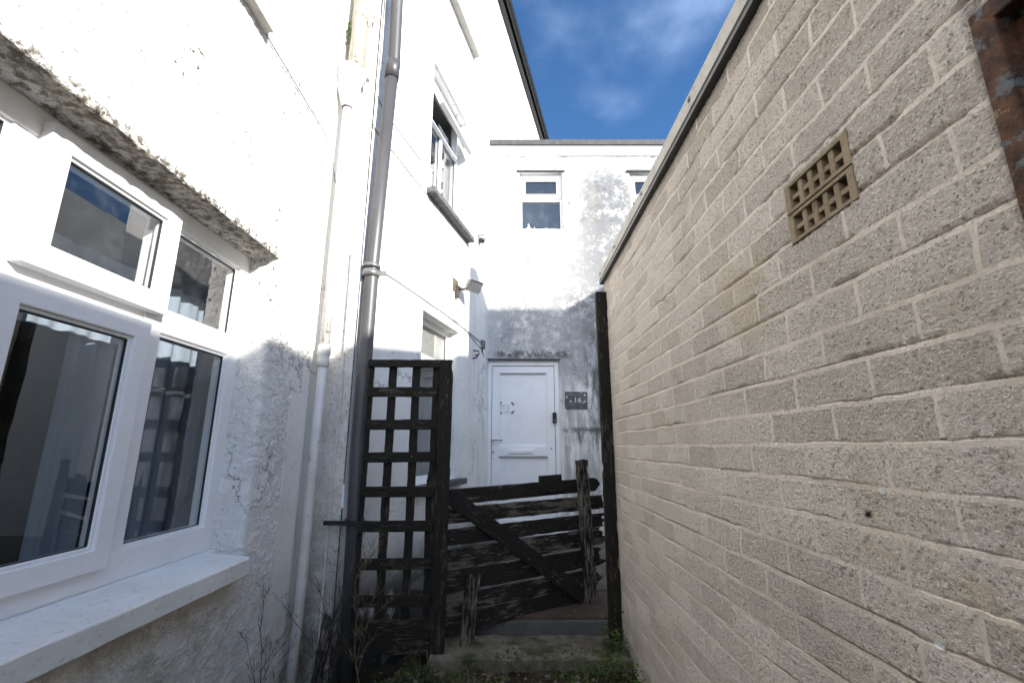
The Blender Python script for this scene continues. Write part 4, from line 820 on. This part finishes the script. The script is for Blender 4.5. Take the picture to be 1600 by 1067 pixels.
for k in range(260):
    x = random.uniform(-1.0, 0.6); y = random.uniform(2.1, 2.75); z = gz(x, y); a = random.uniform(0, 6.28); L = random.uniform(0.04, 0.14)
    p = Vector((x, y, z)); d = Vector((math.cos(a) * 0.5, math.sin(a) * 0.5, 1)).normalized(); q = p + d * L * 0.6; e = q + (d + Vector((math.cos(a), math.sin(a), -0.2))) * L * 0.3
    sd = Vector((-math.sin(a), math.cos(a), 0)) * 0.0014
    gr.add([p - sd, p + sd, q + sd, q - sd, e], [(0, 1, 2, 3), (3, 2, 4)])
tag(gr.build('grass', M['dry']), kind='stuff')
random.seed(33); dl = MB()
for k in range(420):
    x = random.uniform(-1.05, 0.62); y = random.uniform(2.05, 3.0) if k % 3 else random.uniform(3.1, 3.55)
    z = (0.312 if 2.74 < y < 3.05 else (0.396 if y >= 3.05 else gz(x, y) + 0.02)) + random.uniform(0, 0.01)
    if x < -0.44 and y > 2.72: z = gz(x, y) + 0.03
    if 2.68 < y < 2.76: continue
    a = random.uniform(0, 6.28); L = random.uniform(0.012, 0.032); d = Vector((math.cos(a), math.sin(a), random.uniform(-.2, .3))) * L; e = Vector((-math.sin(a), math.cos(a), 0.2)) * L * 0.32; p = Vector((x, y, z))
    dl.add([p, p + d * 0.5 + e, p + d, p + d * 0.5 - e], [(0, 1, 2), (0, 2, 3)])
tag(dl.build('dead_leaves', plain('dead_leaf', (0.13, 0.085, 0.045), 0.9, var=0.6, sc_=60)), kind='stuff')
random.seed(2); rb = MB()
for k in range(150):
    x = random.uniform(-0.9, 0.6); y = random.uniform(2.1, 2.74); r = random.uniform(0.004, 0.016)
    V = []
    for a in range(6):
        for b in (-0.5, 0.5): V.append((x + r * math.cos(a) * (1 + .3 * random.random()), y + r * math.sin(a), gz(x, y) + 0.006 + b * r * random.uniform(.7, 1.2)))
    rb.add(V, [(0, 2, 3, 1), (2, 4, 5, 3), (4, 6, 7, 5), (6, 8, 9, 7), (8, 10, 11, 9), (10, 0, 1, 11), (1, 3, 5, 7, 9, 11)])
tag(rb.build('rubble', M['concrete']), kind='stuff')
fw = thing('yellow_flower', 'tiny yellow flower in the weeds at the foot of the brick wall', 'flower', T(0.60, 2.72, 0.17))
MB().tube([(0, 0, -0.03), (0.0, 0.0, 0.07)], 0.0012, 4).build('stem', M['leaf'], fw)
pt = MB()
for k in range(6):
    a = k * 1.047; pt.add([(0, 0, 0.07), (0.007 * math.cos(a - .4), 0.007 * math.sin(a - .4), 0.075), (0.013 * math.cos(a), 0.013 * math.sin(a), 0.076), (0.007 * math.cos(a + .4), 0.007 * math.sin(a + .4), 0.075)], [(0, 1, 2, 3)])
pt.build('petals', M['yellow'], fw)
